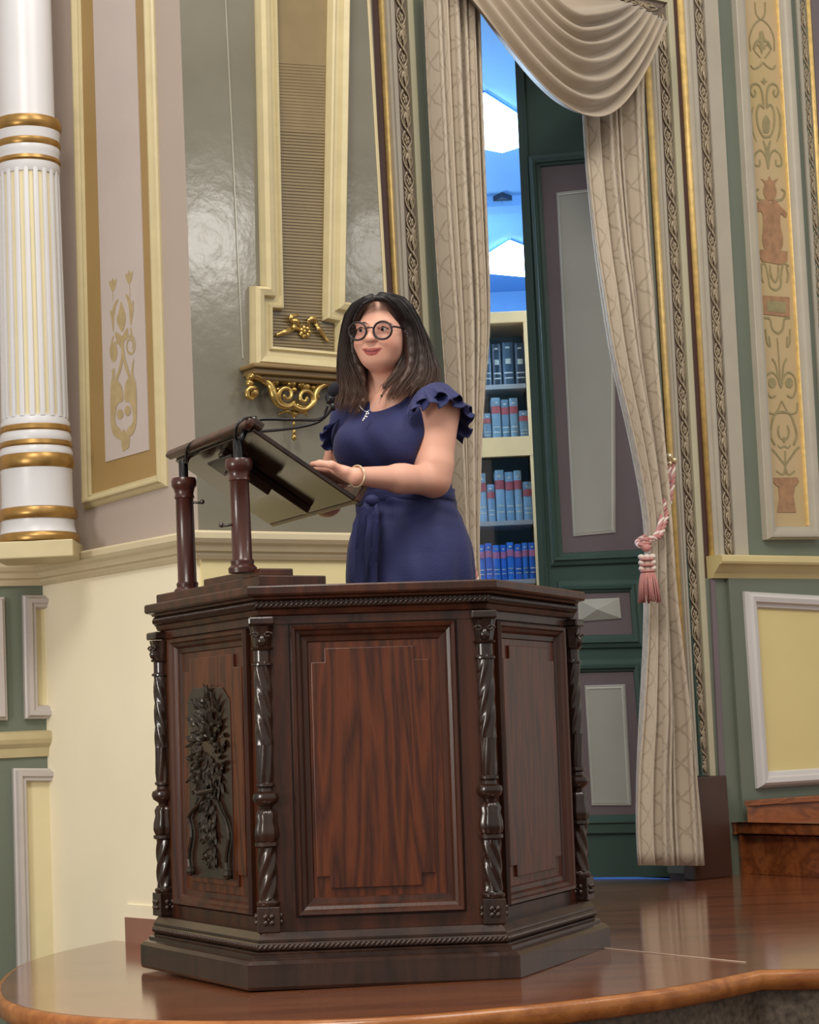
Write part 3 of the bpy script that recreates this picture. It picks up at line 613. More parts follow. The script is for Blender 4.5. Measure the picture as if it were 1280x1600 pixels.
# lower half
cg = lambda y: 196 + (y - 100) * .056
B1([(-90, -6), (70, 0), (50, 24), (-70, 22)], rm, 0, Y2, cg)
sym(Y2, cg, [(80, 60), (50, 45), (36, 110), (28, 170), (0, 190)], 3, gm); sym(Y2, cg, [(22, 50), (20, 110), (0, 150)], 4, gm, True); sym(Y2, cg, [(66, 60), (74, 110), (62, 150)], 4, gm, True)
cd = lambda y: 200
B1([(-76, 218), (76, 228), (76, 336), (-76, 318)], rm, 0, Y2, cd)
B1([(-48, 246), (56, 254), (56, 314), (-46, 304)], gm, 0, Y2, cd, OG + .0006)
sym(Y2, cg, [(70, 340), (40, 345), (28, 400), (0, 425)], 3, gm); sym(Y2, cg, [(66, 400), (62, 470), (46, 495), (50, 440)], 2.6, gm)
ribbon(PD, [Y2(210, 450), Y2(218, 540), Y2(224, 640), Y2(228, 700)], 2, gm, OF)
sym(Y2, cg, [(8, 700), (20, 600), (40, 560)], 2.6, gm)
sym(Y2, cg, [(0, 720), (18, 660), (46, 635), (76, 660), (82, 720), (60, 770), (30, 760)], 2.6, gm)
for s in (-1, 1): blob(PD, ell(*Y2(cg(690) + s * 46, 692), 6, 8), gm, OF, 0)
sym(Y2, cg, [(0, 790), (24, 840), (40, 860), (76, 850), (84, 800)], 2, gm)
sym(Y2, cg, [(0, 850), (40, 860), (62, 920), (70, 980), (50, 1030)], 3.4, gm); sym(Y2, cg, [(16, 1000), (30, 960), (22, 920)], 3, gm, True)
B1([(0, 985), (12, 995), (0, 1020), (-12, 995)], gm, 0, Y2, cg); sym(Y2, cg, [(0, 1035), (20, 1045), (34, 1030)], 2.4, gm); sym(Y2, cg, [(0, 1140), (30, 1100), (60, 1060), (84, 1040)], 3, gm)
ribbon(PD, [Y2(cg(1140), 1060), Y2(cg(1140), 1110), Y2(cg(1200), 1190)], 3, gm, OF); sym(Y2, cg, [(0, 1150), (16, 1190), (50, 1170)], 2.4, gm)
cv = lambda y: 258
B1([(-76, 1208), (60, 1205), (70, 1225), (56, 1250), (-48, 1255), (-66, 1235)], rm, 0, Y2, cv); B1([(-42, 1255), (48, 1250), (40, 1310), (54, 1395), (-48, 1395), (-36, 1320)], rm, 0, Y2, cv)
gm.build('painted_scrollwork', mat('sepia_green_paint', (150, 138, 98), .4, vary=.12, scale=30), wp)
rm.build('painted_figure', mat('terracotta_paint', (164, 124, 90), .4, vary=.18, scale=30), wp)
# ================================================================= LIBRARY BEYOND THE DOOR
blueish = mat('library_white_blue_cast', (128, 180, 228), .6, vary=.02)  # white room surfaces with the cool light cast mixed into the colour
zc_ = 3.62
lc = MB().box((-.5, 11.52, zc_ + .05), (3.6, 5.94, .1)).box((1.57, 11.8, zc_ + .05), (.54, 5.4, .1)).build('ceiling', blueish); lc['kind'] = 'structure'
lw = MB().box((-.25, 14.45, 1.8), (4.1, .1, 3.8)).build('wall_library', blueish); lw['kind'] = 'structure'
lf = MB().box((-.25, 11.75, -.08), (4.0, 5.3, .1)).build('floor_library', mat('library_floor', (120, 90, 70), .3)); lf['kind'] = 'structure'
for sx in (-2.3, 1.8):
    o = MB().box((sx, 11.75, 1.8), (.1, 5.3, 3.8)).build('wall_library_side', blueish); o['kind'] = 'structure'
qb = onz(785, 306, zc_ - .0)
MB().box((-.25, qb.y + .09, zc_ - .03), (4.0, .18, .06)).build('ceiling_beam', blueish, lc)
em = mat('panel_light_diffuser', (255, 255, 255), .5, vary=0, emit=(190, 225, 255), es=9)
for i, (quad, lab) in enumerate(((((757, 150), (860, 215), (785, 239), (700, 222)), 'square ceiling light panel nearest the door top, seen above the curtain gap'), (((797, 379), (872, 408), (832, 434), (725, 424)), 'farther square ceiling light panel, below the air grille'))):
    P = [onz(x, y, zc_ - .03) for x, y in quad]; cen = sum(P, Vector()) / 4
    t = thing('ceiling_light', cen, lab, 'ceiling light', None)
    fixn(MB().prism(P, (0, 0, .028)).build('diffuser', em, t))
    fr = MB()
    for k in range(4): fr.tube([P[k] + Vector((0, 0, .022)), P[(k + 1) % 4] + Vector((0, 0, .022))], .008, 4)
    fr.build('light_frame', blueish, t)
gq = [(785, 308), (808, 316), (786, 329), (760, 320)]; P = [onz(x, y, zc_ - .03) for x, y in gq]; cen = sum(P, Vector()) / 4
gr = thing('ceiling_vent', cen, 'small dark square air grille between the two ceiling light panels', 'air vent')
fixn(MB().prism(P, (0, 0, .028)).build('vent_frame', mat('dark_grille', (60, 66, 76), .5), gr))
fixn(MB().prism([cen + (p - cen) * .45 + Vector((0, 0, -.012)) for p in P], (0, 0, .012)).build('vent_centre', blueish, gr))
# bookcase
ZB = 10.9
def kb(x, y, d=0.): return ony(x, y, atZ(790, 800, ZB).y + d)
yb = kb(790, 800).y
zz = lambda y: kb(790, y).z
xR = kb(838, 700).x; xL = xR - 1.15
bc = thing('bookcase', ((xL + xR) / 2, yb + .2, -.03), 'tall oak library bookcase with glazed doors seen through the doorway', 'bookcase')
top_z = zz(488); bot = -.03
MB().box((xL + .02, yb + .2, (top_z + bot) / 2), (.04, .4, top_z - bot)).build('side_panel', bookw, bc)
MB().box((xR - .01, yb + .2, (top_z + bot) / 2), (.02, .4, top_z - bot)).build('side_panel', bookw, bc)
MB().box(((xL + xR) / 2, yb + .39, (top_z + bot) / 2), (1.15, .02, top_z - bot)).build('back_panel', mat('bookcase_back', (70, 74, 84), .6), bc)
MB().box(((xL + xR) / 2, yb + .18, (top_z + zz(506)) / 2), (1.14, .42, top_z - zz(506))).build('top_rail', bookw, bc, bevel=.006)
MB().box(((xL + xR) / 2, yb + .0, (zz(684) + zz(714)) / 2), (1.12, .06, zz(684) - zz(714))).build('middle_rail', bookw, bc)
MB().box(((xL + xR) / 2, yb + .2, bot + .35), (1.1, .38, .7)).build('lower_cabinet', bookw, bc)
paleshelf = mat('pale_shelf_edge', (190, 184, 180), .4)
shelf_z = [zz(598), zz(684), zz(812), zz(905)]
for z in shelf_z:
    MB().box(((xL + xR) / 2, yb + .2, z - .012), (1.08, .3, .024)).build('shelf', paleshelf, bc)
for x in (xR - .018,):
    MB().box((x, yb - .012, (top_z + bot) / 2), (.034, .03, top_z - bot)).build('door_stile', bookw, bc, bevel=.004)
gl = mat('bookcase_glass', (255, 255, 255), .03, vary=0); g_ = gl.node_tree.nodes['Principled BSDF']; g_.inputs['Transmission Weight'].default_value = 1; g_.inputs['IOR'].default_value = 1.45
for z0, z1 in ((zz(684), zz(506)), (zz(930), zz(714))):
    MB().box(((xL + xR) / 2, yb + .028, (z0 + z1) / 2), (1.06, .004, z1 - z0)).build('glass_pane', gl, bc)
rows = [(600, 530, 534, 9, (60, 84, 104), (44, 58, 76), 'top', 'dark spine', .058, None),
        (684, 618, 640, 9, (140, 168, 182), (118, 148, 166), 'second', 'grey-green spine', .046, (186, 84, 84)),
        (812, 732, 752, 9, (158, 190, 212), (136, 172, 200), 'third', 'pale blue-grey spine', .046, (186, 84, 90)),
        (905, 846, 848, 12, (50, 128, 224), (42, 112, 214), 'lowest', 'bright blue spine', .036, (206, 120, 160))]
words = ['first', 'second', 'third', 'fourth', 'fifth', 'sixth', 'seventh', 'eighth', 'ninth', 'tenth', 'eleventh', 'twelfth']
title = mat('pale_title_gilt', (214, 214, 200), .4, vary=.1, scale=60)
for ri, (ybot, yt1, yt2, n, ca, cb_, rn, desc, w, lab) in enumerate(rows):
    x = xR - .028; z0 = zz(ybot) + .001
    for k in range(n):
        h = (zz(yt1) if (k % 4) in (1, 2, 3) else zz(yt2)) - z0 - .006 * (k % 3); ww = w * (1 + .12 * math.sin(k * 2.1 + ri)); dp = .2
        cx = x - ww / 2; bk = thing('book', (cx, yb + .17, z0), '%s book from right, %s visible library shelf, %s' % (words[k], rn, desc), 'book', 'law books on the %s visible shelf' % rn)
        m_ = mat('book_cover_%d_%d' % (ri, k % 2), ca if k % 2 else cb_, .4, vary=.08, scale=20)
        mb = MB(); rg = []
        for a in np.linspace(-PI / 2, PI / 2, 7): rg.append(Vector((cx + ww / 2 * .96 * math.sin(a), yb + .07 - .012 * math.cos(a), z0)))
        rg += [Vector((cx + ww / 2 * .96, yb + .07 + dp, z0)), Vector((cx - ww / 2 * .96, yb + .07 + dp, z0))]
        mb.prism(rg, (0, 0, h)); fixn(mb.build('cover', m_, bk))
        def band(za, zb2, m2, nm, f=.99):
            mb = MB(); r1 = [Vector((cx + ww / 2 * f * math.sin(a), yb + .068 - .014 * math.cos(a), z0 + h * za)) for a in np.linspace(-PI / 2, PI / 2, 7)]
            mb.prism(r1, (0, 0, h * (zb2 - za))); fixn(mb.build(nm, m2, bk))
        if lab: band(.62, .80, mat('book_label_%d' % ri, lab, .5, vary=.1), 'spine_label')
        else: band(.5, .62, title, 'spine_label', .6)
        band(.16, .19, title, 'gilt_line', .8); band(.86, .9, title, 'gilt_title', .5); band(.68, .73, title, 'gilt_title', .55) if lab else None
        band(.28, .31, title, 'gilt_line', .8)
        x -= ww + .0015
# ================================================================= DOOR LEAF
dA, dB = onz(1022, 1362), onz(838, 1358)
dR = hz(1026, 8.36); dL = hz(833, 8.62); PL = Plane(dL, dR)
dl = thing('door_1', (dR.x, dR.y, 0), kind='structure')
uL = PL.uv(lx((809, 190, 843, 920), 700), 700)[0]; uRt = PL.uv(1050, 700)[0]
def T(x0, y0, x1, y1, name, m, off, th, xs=.045):
    """raised rectangle: x at its top/bottom rows lean by xs"""
    return panel(PL, [(x0, y0), (x1, y0 - (x1 - x0) * .03), (x1 + (y1 - y0) * xs, y1 - (x1 - x0) * .03), (x0 + (y1 - y0) * xs, y1)], name, m, dl, off, th)
zt_ = PL.uv(880, -60)[1]
lb = MB(); e = [PL.px(lx((809, 190, 843, 920), -60), -60), PL.pt(uRt, zt_), PL.pt(uRt + .05, .02), PL.px(lx((809, 190, 843, 920), 1362), 1362)]
e[3] = PL.pt(PL.uv(lx((809, 190, 843, 920), 1362), 1362)[0], .006); e[2] = PL.pt(uRt + .05, .006)
lb.prism(e, -PL.n * .045); fixn(lb.build('leaf', dgreen, dl))
dm = [(0, .002), (.006, .010), (.014, .012), (.018, .022), (.03, .024), (.036, .016), (.05, .012), (.056, .004)]
def dpan(inner, fieldm, rais, raisem, purp=True):
    frame(PL, inner, dm, 'panel_moulding', dgreen, dl, True, 0, 1); panel(PL, inner, 'panel_field', fieldm, dl, 0, .003)
    if rais:
        frame(PL, rais, [(-.012, .012), (0, .006), (.002, .004)], 'field_edge', mat('pale_door_edge', (196, 196, 188), .4), dl, True, .0, 1) if raisem else None
        panel(PL, rais, 'raised_field', raisem, dl, .003, .006)
pale = mat('pale_grey_door_panel', (168, 168, 160), .4, vary=.03)
dpan([(846, 262), (1000, 248), (1010, 858), (880, 864)], purple, [(871, 302), (960, 292), (962, 832), (897, 838)], pale)
dpan([(893, 928), (984, 926), (989, 991), (897, 993)], purple, [(904, 938), (968, 935), (971, 966), (905, 971)], pale)
dpan([(898, 1052), (990, 1050), (1010, 1272), (912, 1274)], purple, [(915, 1072), (977, 1070), (987, 1258), (926, 1258)], pale)
# pyramid boss
pq = [PL.px(904, 938, .009), PL.px(968, 935, .009), PL.px(971, 966, .009), PL.px(905, 971, .009)]; ap = sum(pq, Vector()) / 4 + PL.n * .022
MB().add(pq + [ap], [(0, 1, 4), (1, 2, 4), (2, 3, 4), (3, 0, 4)]).build('pyramid_boss', pale, dl)
for y, nm in ((896, 'lock_rail'), (1014, 'lock_rail'), (1300, 'bottom_rail')):
    pass
strip(PL, (821, 190, 855, 920), (824, 190, 858, 920), bd(.010), TOP, 1355, 'edge_bead', dgreen, dl)
panel(PL, [(884, 1288), (1030, 1286), (1030, 1300), (884, 1302)], 'bottom_moulding', dgreen, dl, 0, .016); 
# white door guard plate near curtain
# ================================================================= CURTAINS
def curtmat():
    M = bpy.data.materials.new('damask_curtain'); M.use_nodes = True; nt = M.node_tree; N = nt.nodes; L = nt.links; b = N['Principled BSDF']
    b.inputs['Roughness'].default_value = .62; b.inputs['Sheen Weight'].default_value = .3; b.inputs['Specular IOR Level'].default_value = .3
    tc = N.new('ShaderNodeTexCoord'); sp = N.new('ShaderNodeSeparateXYZ'); L.new(tc.outputs['UV'], sp.inputs[0])
    no = N.new('ShaderNodeTexNoise'); no.inputs['Scale'].default_value = 22; L.new(tc.outputs['UV'], no.inputs['Vector'])
    def math_(op, a, c=None, v=None):
        n = N.new('ShaderNodeMath'); n.operation = op
        L.new(a, n.inputs[0])
        if c is not None: L.new(c, n.inputs[1])
        if v is not None: n.inputs[1].default_value = v
        return n.outputs[0]
    x = math_('MULTIPLY', sp.outputs[0], v=1 / .085); y = math_('MULTIPLY', sp.outputs[1], v=1 / .13)
    nz = math_('MULTIPLY', no.outputs[0], v=.35); res = []
    for op in ('ADD', 'SUBTRACT'):
        s = math_('ADD', math_(op, x, y), nz); f = math_('FRACT', s); f = math_('ABSOLUTE', math_('SUBTRACT', f, v=.5)); res.append(math_('LESS_THAN', f, v=.045))
    # leaf dots at lattice centres
    vo = N.new('ShaderNodeTexVoronoi'); vo.inputs['Scale'].default_value = 34; L.new(tc.outputs['UV'], vo.inputs['Vector']); res.append(math_('LESS_THAN', vo.outputs['Distance'], v=.16))
    mx = math_('MAXIMUM', math_('MAXIMUM', res[0], res[1]), math_('MULTIPLY', res[2], v=.6))
    cm = N.new('ShaderNodeMixRGB'); cm.inputs[1].default_value = (*lin((190, 176, 156)), 1); cm.inputs[2].default_value = (*lin((152, 136, 116)), 1)
    L.new(math_('MULTIPLY', mx, v=.55), cm.inputs[0]); L.new(cm.outputs[0], b.inputs['Base Color'])
    bp = N.new('ShaderNodeBump'); bp.inputs['Strength'].default_value = .15; bp.inputs['Distance'].default_value = .003; L.new(mx, bp.inputs['Height']); L.new(bp.outputs[0], b.inputs['Normal'])
    return M
cm_ = curtmat()
def sheet(grid, uvs, name, m, parent=None, th=.004):
    nr, nc = len(grid), len(grid[0]); v = [p for r in grid for p in r]; f = []
    for i in range(nr - 1):
        for j in range(nc - 1): f.append((i * nc + j, i * nc + j + 1, (i + 1) * nc + j + 1, (i + 1) * nc + j))
    me = bpy.data.meshes.new(name); me.from_pydata([tuple(p) for p in v], [], f); uv = me.uv_layers.new(name='UVMap')
    flat_uv = [u for r in uvs for u in r]
    for l in me.loops: uv.data[l.index].uv = flat_uv[l.vertex_index]
    o = link(name, me, m, parent, True)
    if th: s = o.modifiers.new('solid', 'SOLIDIFY'); s.thickness = th; s.offset = 0
    return o
PCu = Plane(hz(560, ZD(560) - .10), hz(1500, ZD(1500) - .10))
def hang(rows, nf, amp, cloth_w, name, phase=0., off0=0., folds=None):
    """rows: [(y, xl, xr)] pixel outline; pleats preserved down the cloth"""
    ys = np.linspace(rows[0][0], rows[-1][0], 60); R_ = np.array(rows, float); xl = np.interp(ys, R_[:, 0], R_[:, 1]); xr = np.interp(ys, R_[:, 0], R_[:, 2])
    for _ in range(3):
        xl[1:-1] = (xl[:-2] + 2 * xl[1:-1] + xl[2:]) / 4; xr[1:-1] = (xr[:-2] + 2 * xr[1:-1] + xr[2:]) / 4
    nc = nf * 12; grid = []; uvs = []
    s = np.linspace(0, 1, nc + 1)
    # irregular pleats: warp the phase
    ph = 2 * PI * nf * (s + .035 * np.sin(2 * PI * s * 1.7 + phase) + .02 * np.sin(2 * PI * s * 4.3 + 2 * phase))
    for y, a, b_ in zip(ys, xl, xr):
        w_m = (b_ - a) * 8.1 / F; squeeze = min(1.4, max(.5, .26 / max(w_m, .05))); row = []; ur = []
        for j, t in enumerate(s):
            c = math.cos(ph[j]); ww = (1 - abs(c)) if False else c
            sharp = math.copysign(abs(c) ** .65, c)
            edge_f = min(1, t * 14, (1 - t) * 14)
            dx = -.012 * math.sin(2 * ph[j]) * edge_f * (w_m / .3)
            d = off0 + amp * (.5 + .5 * sharp) * squeeze * (.35 + .65 * edge_f) * (1 + .25 * math.sin(ph[j] * .37 + phase))
            u, z = PCu.uv(lerp(a, b_, t), y); row.append(PCu.pt(u + dx, z, d)); ur.append((t * cloth_w, (ys[-1] - y) * 8.1 / F))
        grid.append(row); uvs.append(ur)
    return sheet(grid, uvs, name, cm_)
lc_ = hang([(-36, 660, 743), (0, 662, 745), (60, 664, 747), (150, 668, 749), (300, 675, 754), (450, 684, 759), (520, 690, 759), (620, 697, 748), (700, 702, 742), (800, 708, 735), (860, 712, 732), (893, 714, 731), (950, 708, 742), (1100, 698, 762), (1300, 692, 778), (1345, 692, 780)], 8, .05, 1.15, 'curtain', 1.)
tag(lc_, 'left damask curtain hanging behind the woman beside the doorway', 'curtain')
rc = hang([(26, 897, 1000), (60, 898, 1002), (170, 905, 999), (260, 910, 1003), (400, 925, 1007), (560, 950, 1014), (700, 984, 1020), (800, 1003, 1026), (845, 1007, 1029), (880, 1006, 1032), (920, 1004, 1036), (1000, 1003, 1048), (1100, 996, 1065), (1200, 990, 1080), (1300, 988, 1091), (1352, 992, 1094)], 7, .06, 1.35, 'curtain', 2.4)
# lift right hem corner
tag(rc, 'right damask curtain gathered by a pink rope in front of the green door', 'curtain')
# swag
def swag():
    Lp = [(800, -50), (668, -30)]; Rp = [(955, 26), (1014, 46)]; n = 90; mrow = 126; grid = []; uvs = []
    mys = [0, 44, 70, 93, 119, 147, 174, 203]; nv = len(mys) - 1
    for i in range(mrow + 1):
        v = i / mrow; g_ = v * nv
        L0 = np.array([lerp(812, 668, v), lerp(-52, -30, v)]); R0 = np.array([lerp(948, 1013, v ** .8), lerp(12, 47, v)])
        my = float(np.interp(g_, range(nv + 1), mys)); mx = lerp(864, 876, v)
        row = []; ur = []
        for j in range(n + 1):
            t = j / n; tm = (mx - L0[0]) / (R0[0] - L0[0]); x = lerp(L0[0], R0[0], t)
            if t < tm: q = t / tm; y = lerp(L0[1], my, math.sin(q * PI / 2) ** (1.12))
            else: q = (1 - t) / (1 - tm); y = lerp(R0[1], my, math.sin(q * PI / 2) ** (.95))
            conv = min(1, 3.0 * t * (1 - t) + .22); fr_ = g_ - math.floor(g_)
            r = abs(math.cos(PI * g_)) ** 5; fade = min(1, g_ * 1.2)
            d = .08 + math.sin(PI * t) * .05 + .065 * r * conv * fade + .022 * v
            y2 = y + 2.5 * math.sin(2 * PI * g_ + 1.2 * math.sin(3 * t + g_)) * conv * fade
            u, z = PCu.uv(x, y2); row.append(PCu.pt(u, z, d)); ur.append((t * .9, v * .8))
        grid.append(row); uvs.append(ur)
    plain = mat('plain_swag_satin', (166, 150, 130), .45, vary=.05, scale=12, sheen=.4)
    return sheet(grid, uvs, 'curtain_swag', plain, None, .004)
sw = swag(); tag(sw, 'draped swag valance with deep folds across the top of the doorway', 'valance')
# ================================================================= TIEBACKS
rose = mat('rose_cord', (186, 128, 122), .6, vary=.12, scale=120); crw = mat('cream_cord', (224, 206, 196), .6, vary=.05)
def rope(pts, r, name, parent, k=10):
    P = spline(pts, k); n = len(P); ms = [MB(), MB()]
    for s in range(3):
        Q = []; L_ = 0
        for i, p in enumerate(P):
            if i: L_ += (P[i] - P[i - 1]).length
            t = (P[min(i + 1, n - 1)] - P[max(i - 1, 0)]).normalized(); a = t.cross(Vector((0, 1, .01))).normalized(); b = t.cross(a)
            an = L_ / (r * 7) * 2 * PI / 1.0 + s * 2 * PI / 3; Q.append(p + (a * math.cos(an) + b * math.sin(an)) * r * .55)
        ms[0 if s < 2 else 1].tube(Q, r * .58, 6)
    ms[0].build(name, rose, parent, True); ms[1].build(name, crw, parent, True)
def K(x, y, o=.0): return PCu.px(x, y, o)
tb = thing('curtain_tieback', K(1047, 715), 'pink and cream twisted rope tieback with tassel on the right curtain', 'tieback')
hk = MB(); hk.tube([PD.px(1048, 718, 0), PD.px(1047, 717, .06), K(1047, 718, .06)], .006, 8); hk.ball(K(1046, 713, .06), .014, 10); hk.ball(K(1054, 719, .065), .011, 10); hk.ball(K(1047, 724, .06), .01, 10)
hk.build('rosette_hook', mat('pale_brass', (226, 210, 170), .25, metal=.6), tb, True)
rope([K(1046, 722, .05), K(1042, 760, .06), K(1036, 800, .08), K(1029, 830, .11), K(1016, 846, .14), K(1000, 852, .13), K(997, 846, .05), K(1010, 838, .0)], .0105, 'rope', tb, 16)
rope([K(1052, 722, .05), K(1050, 762, .06), K(1042, 802, .08), K(1032, 836, .12), K(1018, 842, .14), K(1004, 845, .14)], .0105, 'rope', tb, 16)
tk = K(1010, 856, .15)
kn = MB(); kn.ball(tk, .018, 12, (1.1, 1, .9)); kn.build('knot', rose, tb, True)
sk = F / 8.1
for i in range(3):
    for xx in (-1, 0, 1): MB().ball(Vector((tk.x + xx * .021, tk.y - .004, tk.z - .034 - i * .022)), .0135, 10, (1, 1, .8)).build('tassel_bead', crw, tb, True)
    MB().lathe([(.026, -.004), (.030, 0), (.026, .004)], (tk.x, tk.y, tk.z - .045 - i * .022), 16).build('tassel_collar', rose, tb, True)
fr = MB()
for k in range(70):
    a = 2 * PI * k / 70 + random.random() * .2; r = .030 + .004 * random.random(); l = .098 + .012 * random.random()
    fr.tube([(tk.x + r * .8 * math.cos(a), tk.y + r * .8 * math.sin(a), tk.z - .098), (tk.x + r * 1.05 * math.cos(a), tk.y + r * 1.05 * math.sin(a), tk.z - .14), (tk.x + r * 1.25 * math.cos(a), tk.y + r * 1.25 * math.sin(a), tk.z - .098 - l)], .0028, 4)
fr.lathe([(.02, -.18), (.028, -.1), (.026, -.095)], (tk.x, tk.y, tk.z), 16)
fo = fr.build('tassel_fringe', rose, tb, True); fo['kind'] = 'stuff'
tb2 = thing('curtain_tieback', K(722, 880), 'end of pink rope tieback hanging from the left curtain beside the blue dress', 'tieback')
rope([K(712, 868, .03), K(724, 876, .08), K(736, 884, .08), K(743, 896, .08), K(748, 930, .08)], .009, 'rope', tb2, 14)
# ================================================================= PULPIT
HP = .0131
PX, PY, PYAW = -.1174, 5.3515, .0505
pul = thing('pulpit', (PX, PY + .35, 0), 'octagonal carved dark oak pulpit standing on the varnished stage', 'pulpit')
ANG = 1.1184
def pl_pts(W_, S_, d, back=True):
    pts = [(-W_ / 2 - S_ * math.cos(ANG), -d + S_ * math.sin(ANG)), (-W_ / 2, -d), (W_ / 2, -d), (W_ / 2 + S_ * math.cos(ANG), -d + S_ * math.sin(ANG))]
    return pts
def wpt(x, y, z):
    c, s = math.cos(PYAW), math.sin(PYAW); X = PX + c * x - s * y; Y = PY + s * x + c * y; t = -HP
    return Vector((PX + (X - PX) * math.cos(t) - z * math.sin(t), Y, z * math.cos(t) + (X - PX) * math.sin(t)))
# master outline at column axes: W .5618 S .684 d -.0332 ; offset outward by e
def outline(e, Wm=.5618, Sm=.684, dm=-.0332):
    # offset polygon outward by e, side facets lengthened a little with e
    k = e * math.tan(ANG / 2) ; 
    FL = (-Wm / 2 - k, -dm - e + 0) ; FR = (Wm / 2 + k, -dm - e)
    S2 = Sm + k * .6
    return [(FL[0] - S2 * math.cos(ANG), FL[1] + S2 * math.sin(ANG)), FL, FR, (FR[0] + S2 * math.cos(ANG), FR[1] + S2 * math.sin(ANG))]
# NOTE local y grows away from the camera
def ringat(e, z, thick=.03):
    o = outline(e); i = outline(-thick)
    return [wpt(x, y, z) for x, y in o], [wpt(x, y, z) for x, y in i]
def course(levels, name, m, inner=-.05, bevel=0., parent=pul):
    """levels [(e,z)] stacked; hollow at the back"""
    mb = MB(); rings = []
    for e, z in levels:
        rings.append([wpt(x, y, z) for x, y in outline(e)])
    i0 = [wpt(x, y, levels[0][1]) for x, y in outline(inner)]; i1 = [wpt(x, y, levels[-1][1]) for x, y in outline(inner)]
    rings = [i0] + rings + [i1, i0]
    mb.loft(rings, cap=False, close=False)
    # end caps
    n = len(rings) - 1
    mb.add([r[0] for r in rings[:-1]], [tuple(range(n))]); mb.add([r[3] for r in rings[:-1]], [tuple(range(n))])
    return fixn(mb.build(name, m, parent, bevel=bevel))
course([(.085, 0), (.09, .008), (.09, .062), (.078, .07), (.066, .074)], 'base_plinth', oakd)
course([(.062, .074), (.062, .082), (.05, .086), (.05, .088)], 'base_fillet', oakd)
course([(.044, .088), (.05, .094), (.05, .106), (.044, .112)], 'base_astragal', oakd)
course([(.046, .112), (.046, .118), (.036, .128), (.03, .134)], 'base_cap_moulding', oakd)
course([(-.012, .13), (-.012, .93)], 'carcass', oak, -.045)
course([(.002, .905), (.002, .925), (.014, .928), (.02, .94), (.024, .942)], 'architrave', oak)
course([(.022, .942), (.028, .947), (.028, .962), (.022, .967)], 'cornice_bed', oakd)
course([(.03, .967), (.034, .972), (.052, .975), (.056, .98), (.056, .996), (.052, 1.)], 'cornice', oak)
ins = outline(-.06); mb = MB(); mb.prism([wpt(ins[0][0], ins[0][1], .001), wpt(ins[1][0], ins[1][1], .001), wpt(ins[2][0], ins[2][1], .001), wpt(ins[3][0], ins[3][1], .001)], (0, 0, .197)); fixn(mb.build('inner_platform', stepw, pul))
fo_ = outline(.05); mb = MB(); zt1 = [wpt(x, y, .985) for x, y in fo_]; bk = [wpt(fo_[3][0] - .1, fo_[3][1] + .0, .985), wpt(fo_[0][0] + .1, fo_[0][1] + .0, .985)]
# carved rope / gadroon mouldings: one bead per object along each facet
def bead_mesh(nm, m, sx, sz, dp, skew):
    mb = MB(); mb.ball((0, 0, 0), 1, 8, (sx, dp, sz)); 
    v = [(x + skew * z, y, z) for x, y, z in mb.v]; me = bpy.data.meshes.new(nm); me.from_pydata(v, [], mb.f); me.materials.append(m); me.polygons.foreach_set('use_smooth', [True] * len(me.polygons)); return me
def run_beads(e, z, sp, me, name, facets=(0, 1, 2)):
    o = outline(e)
    for f in facets:
        a = wpt(*o[f], z); b = wpt(*o[f + 1], z); L_ = (b - a).length; n = int(L_ / sp); t = (b - a).normalized(); nv = Vector((t.y, -t.x, 0))
        for i in range(n):
            ob = bpy.data.objects.new(name, me); COL.objects.link(ob); p = a + t * (L_ * (i + .5) / n); M = Matrix.Identity(4)
            for r in range(3): M[r][0] = t[r]; M[r][1] = nv[r]; M[r][2] = (0, 0, 1)[r]; M[r][3] = p[r]
            ob.parent = pul; ob.matrix_parent_inverse = Matrix.Translation(-pul.location); ob.matrix_basis = M
run_beads(.026, .955, .0125, bead_mesh('leaf_bead', oakd, .0062, .0098, .007, .45), 'leaf_bead')
run_beads(.048, .100, .0125, bead_mesh('base_bead', oakd, .0062, .0075, .006, .45), 'base_bead')
# panels on each facet
def facet(f, e=0.):
    o = outline(e); return o[f], o[f + 1]
def fpt(f, s, z, d):                                       # s metres from facet left end, d outward
    (ax, ay), (bx, by) = facet(f, -.012); L_ = math.hypot(bx - ax, by - ay); tx, ty = (bx - ax) / L_, (by - ay) / L_; nx, ny = ty, -tx
    return wpt(ax + tx * s + nx * d, ay + ty * s + ny * d, z)
def flen(f): (ax, ay), (bx, by) = facet(f, -.012); return math.hypot(bx - ax, by - ay)
def fprism(f, poly, d0, d1, name, m, bevel=0.):
    mb = MB(); r0 = [fpt(f, s, z, d0) for s, z in poly]; r1 = [fpt(f, s, z, d1) for s, z in poly]
    mb.loft([r0, r1]); return fixn(mb.build(name, m, pul, bevel=bevel))
def fframe(f, rect, prof, name, m, steps=None):
    s0, s1, z0, z1 = rect; rings = []
    for (s, z, a, b) in ((s0, z0, -1, -1), (s1, z0, 1, -1), (s1, z1, 1, 1), (s0, z1, -1, 1), (s0, z0, -1, -1)):
        rings.append([fpt(f, s + a * w, z + b * w, d) for w, d in prof])
    mb = MB(); mb.loft(rings, cap=False); return fixn(mb.build(name, m, pul))
mold = [(-.03, 0), (-.026, .006), (-.014, .008), (-.008, .016), (.0, .02), (.004, .026), (.012, .028), (.016, .02), (.016, 0)]
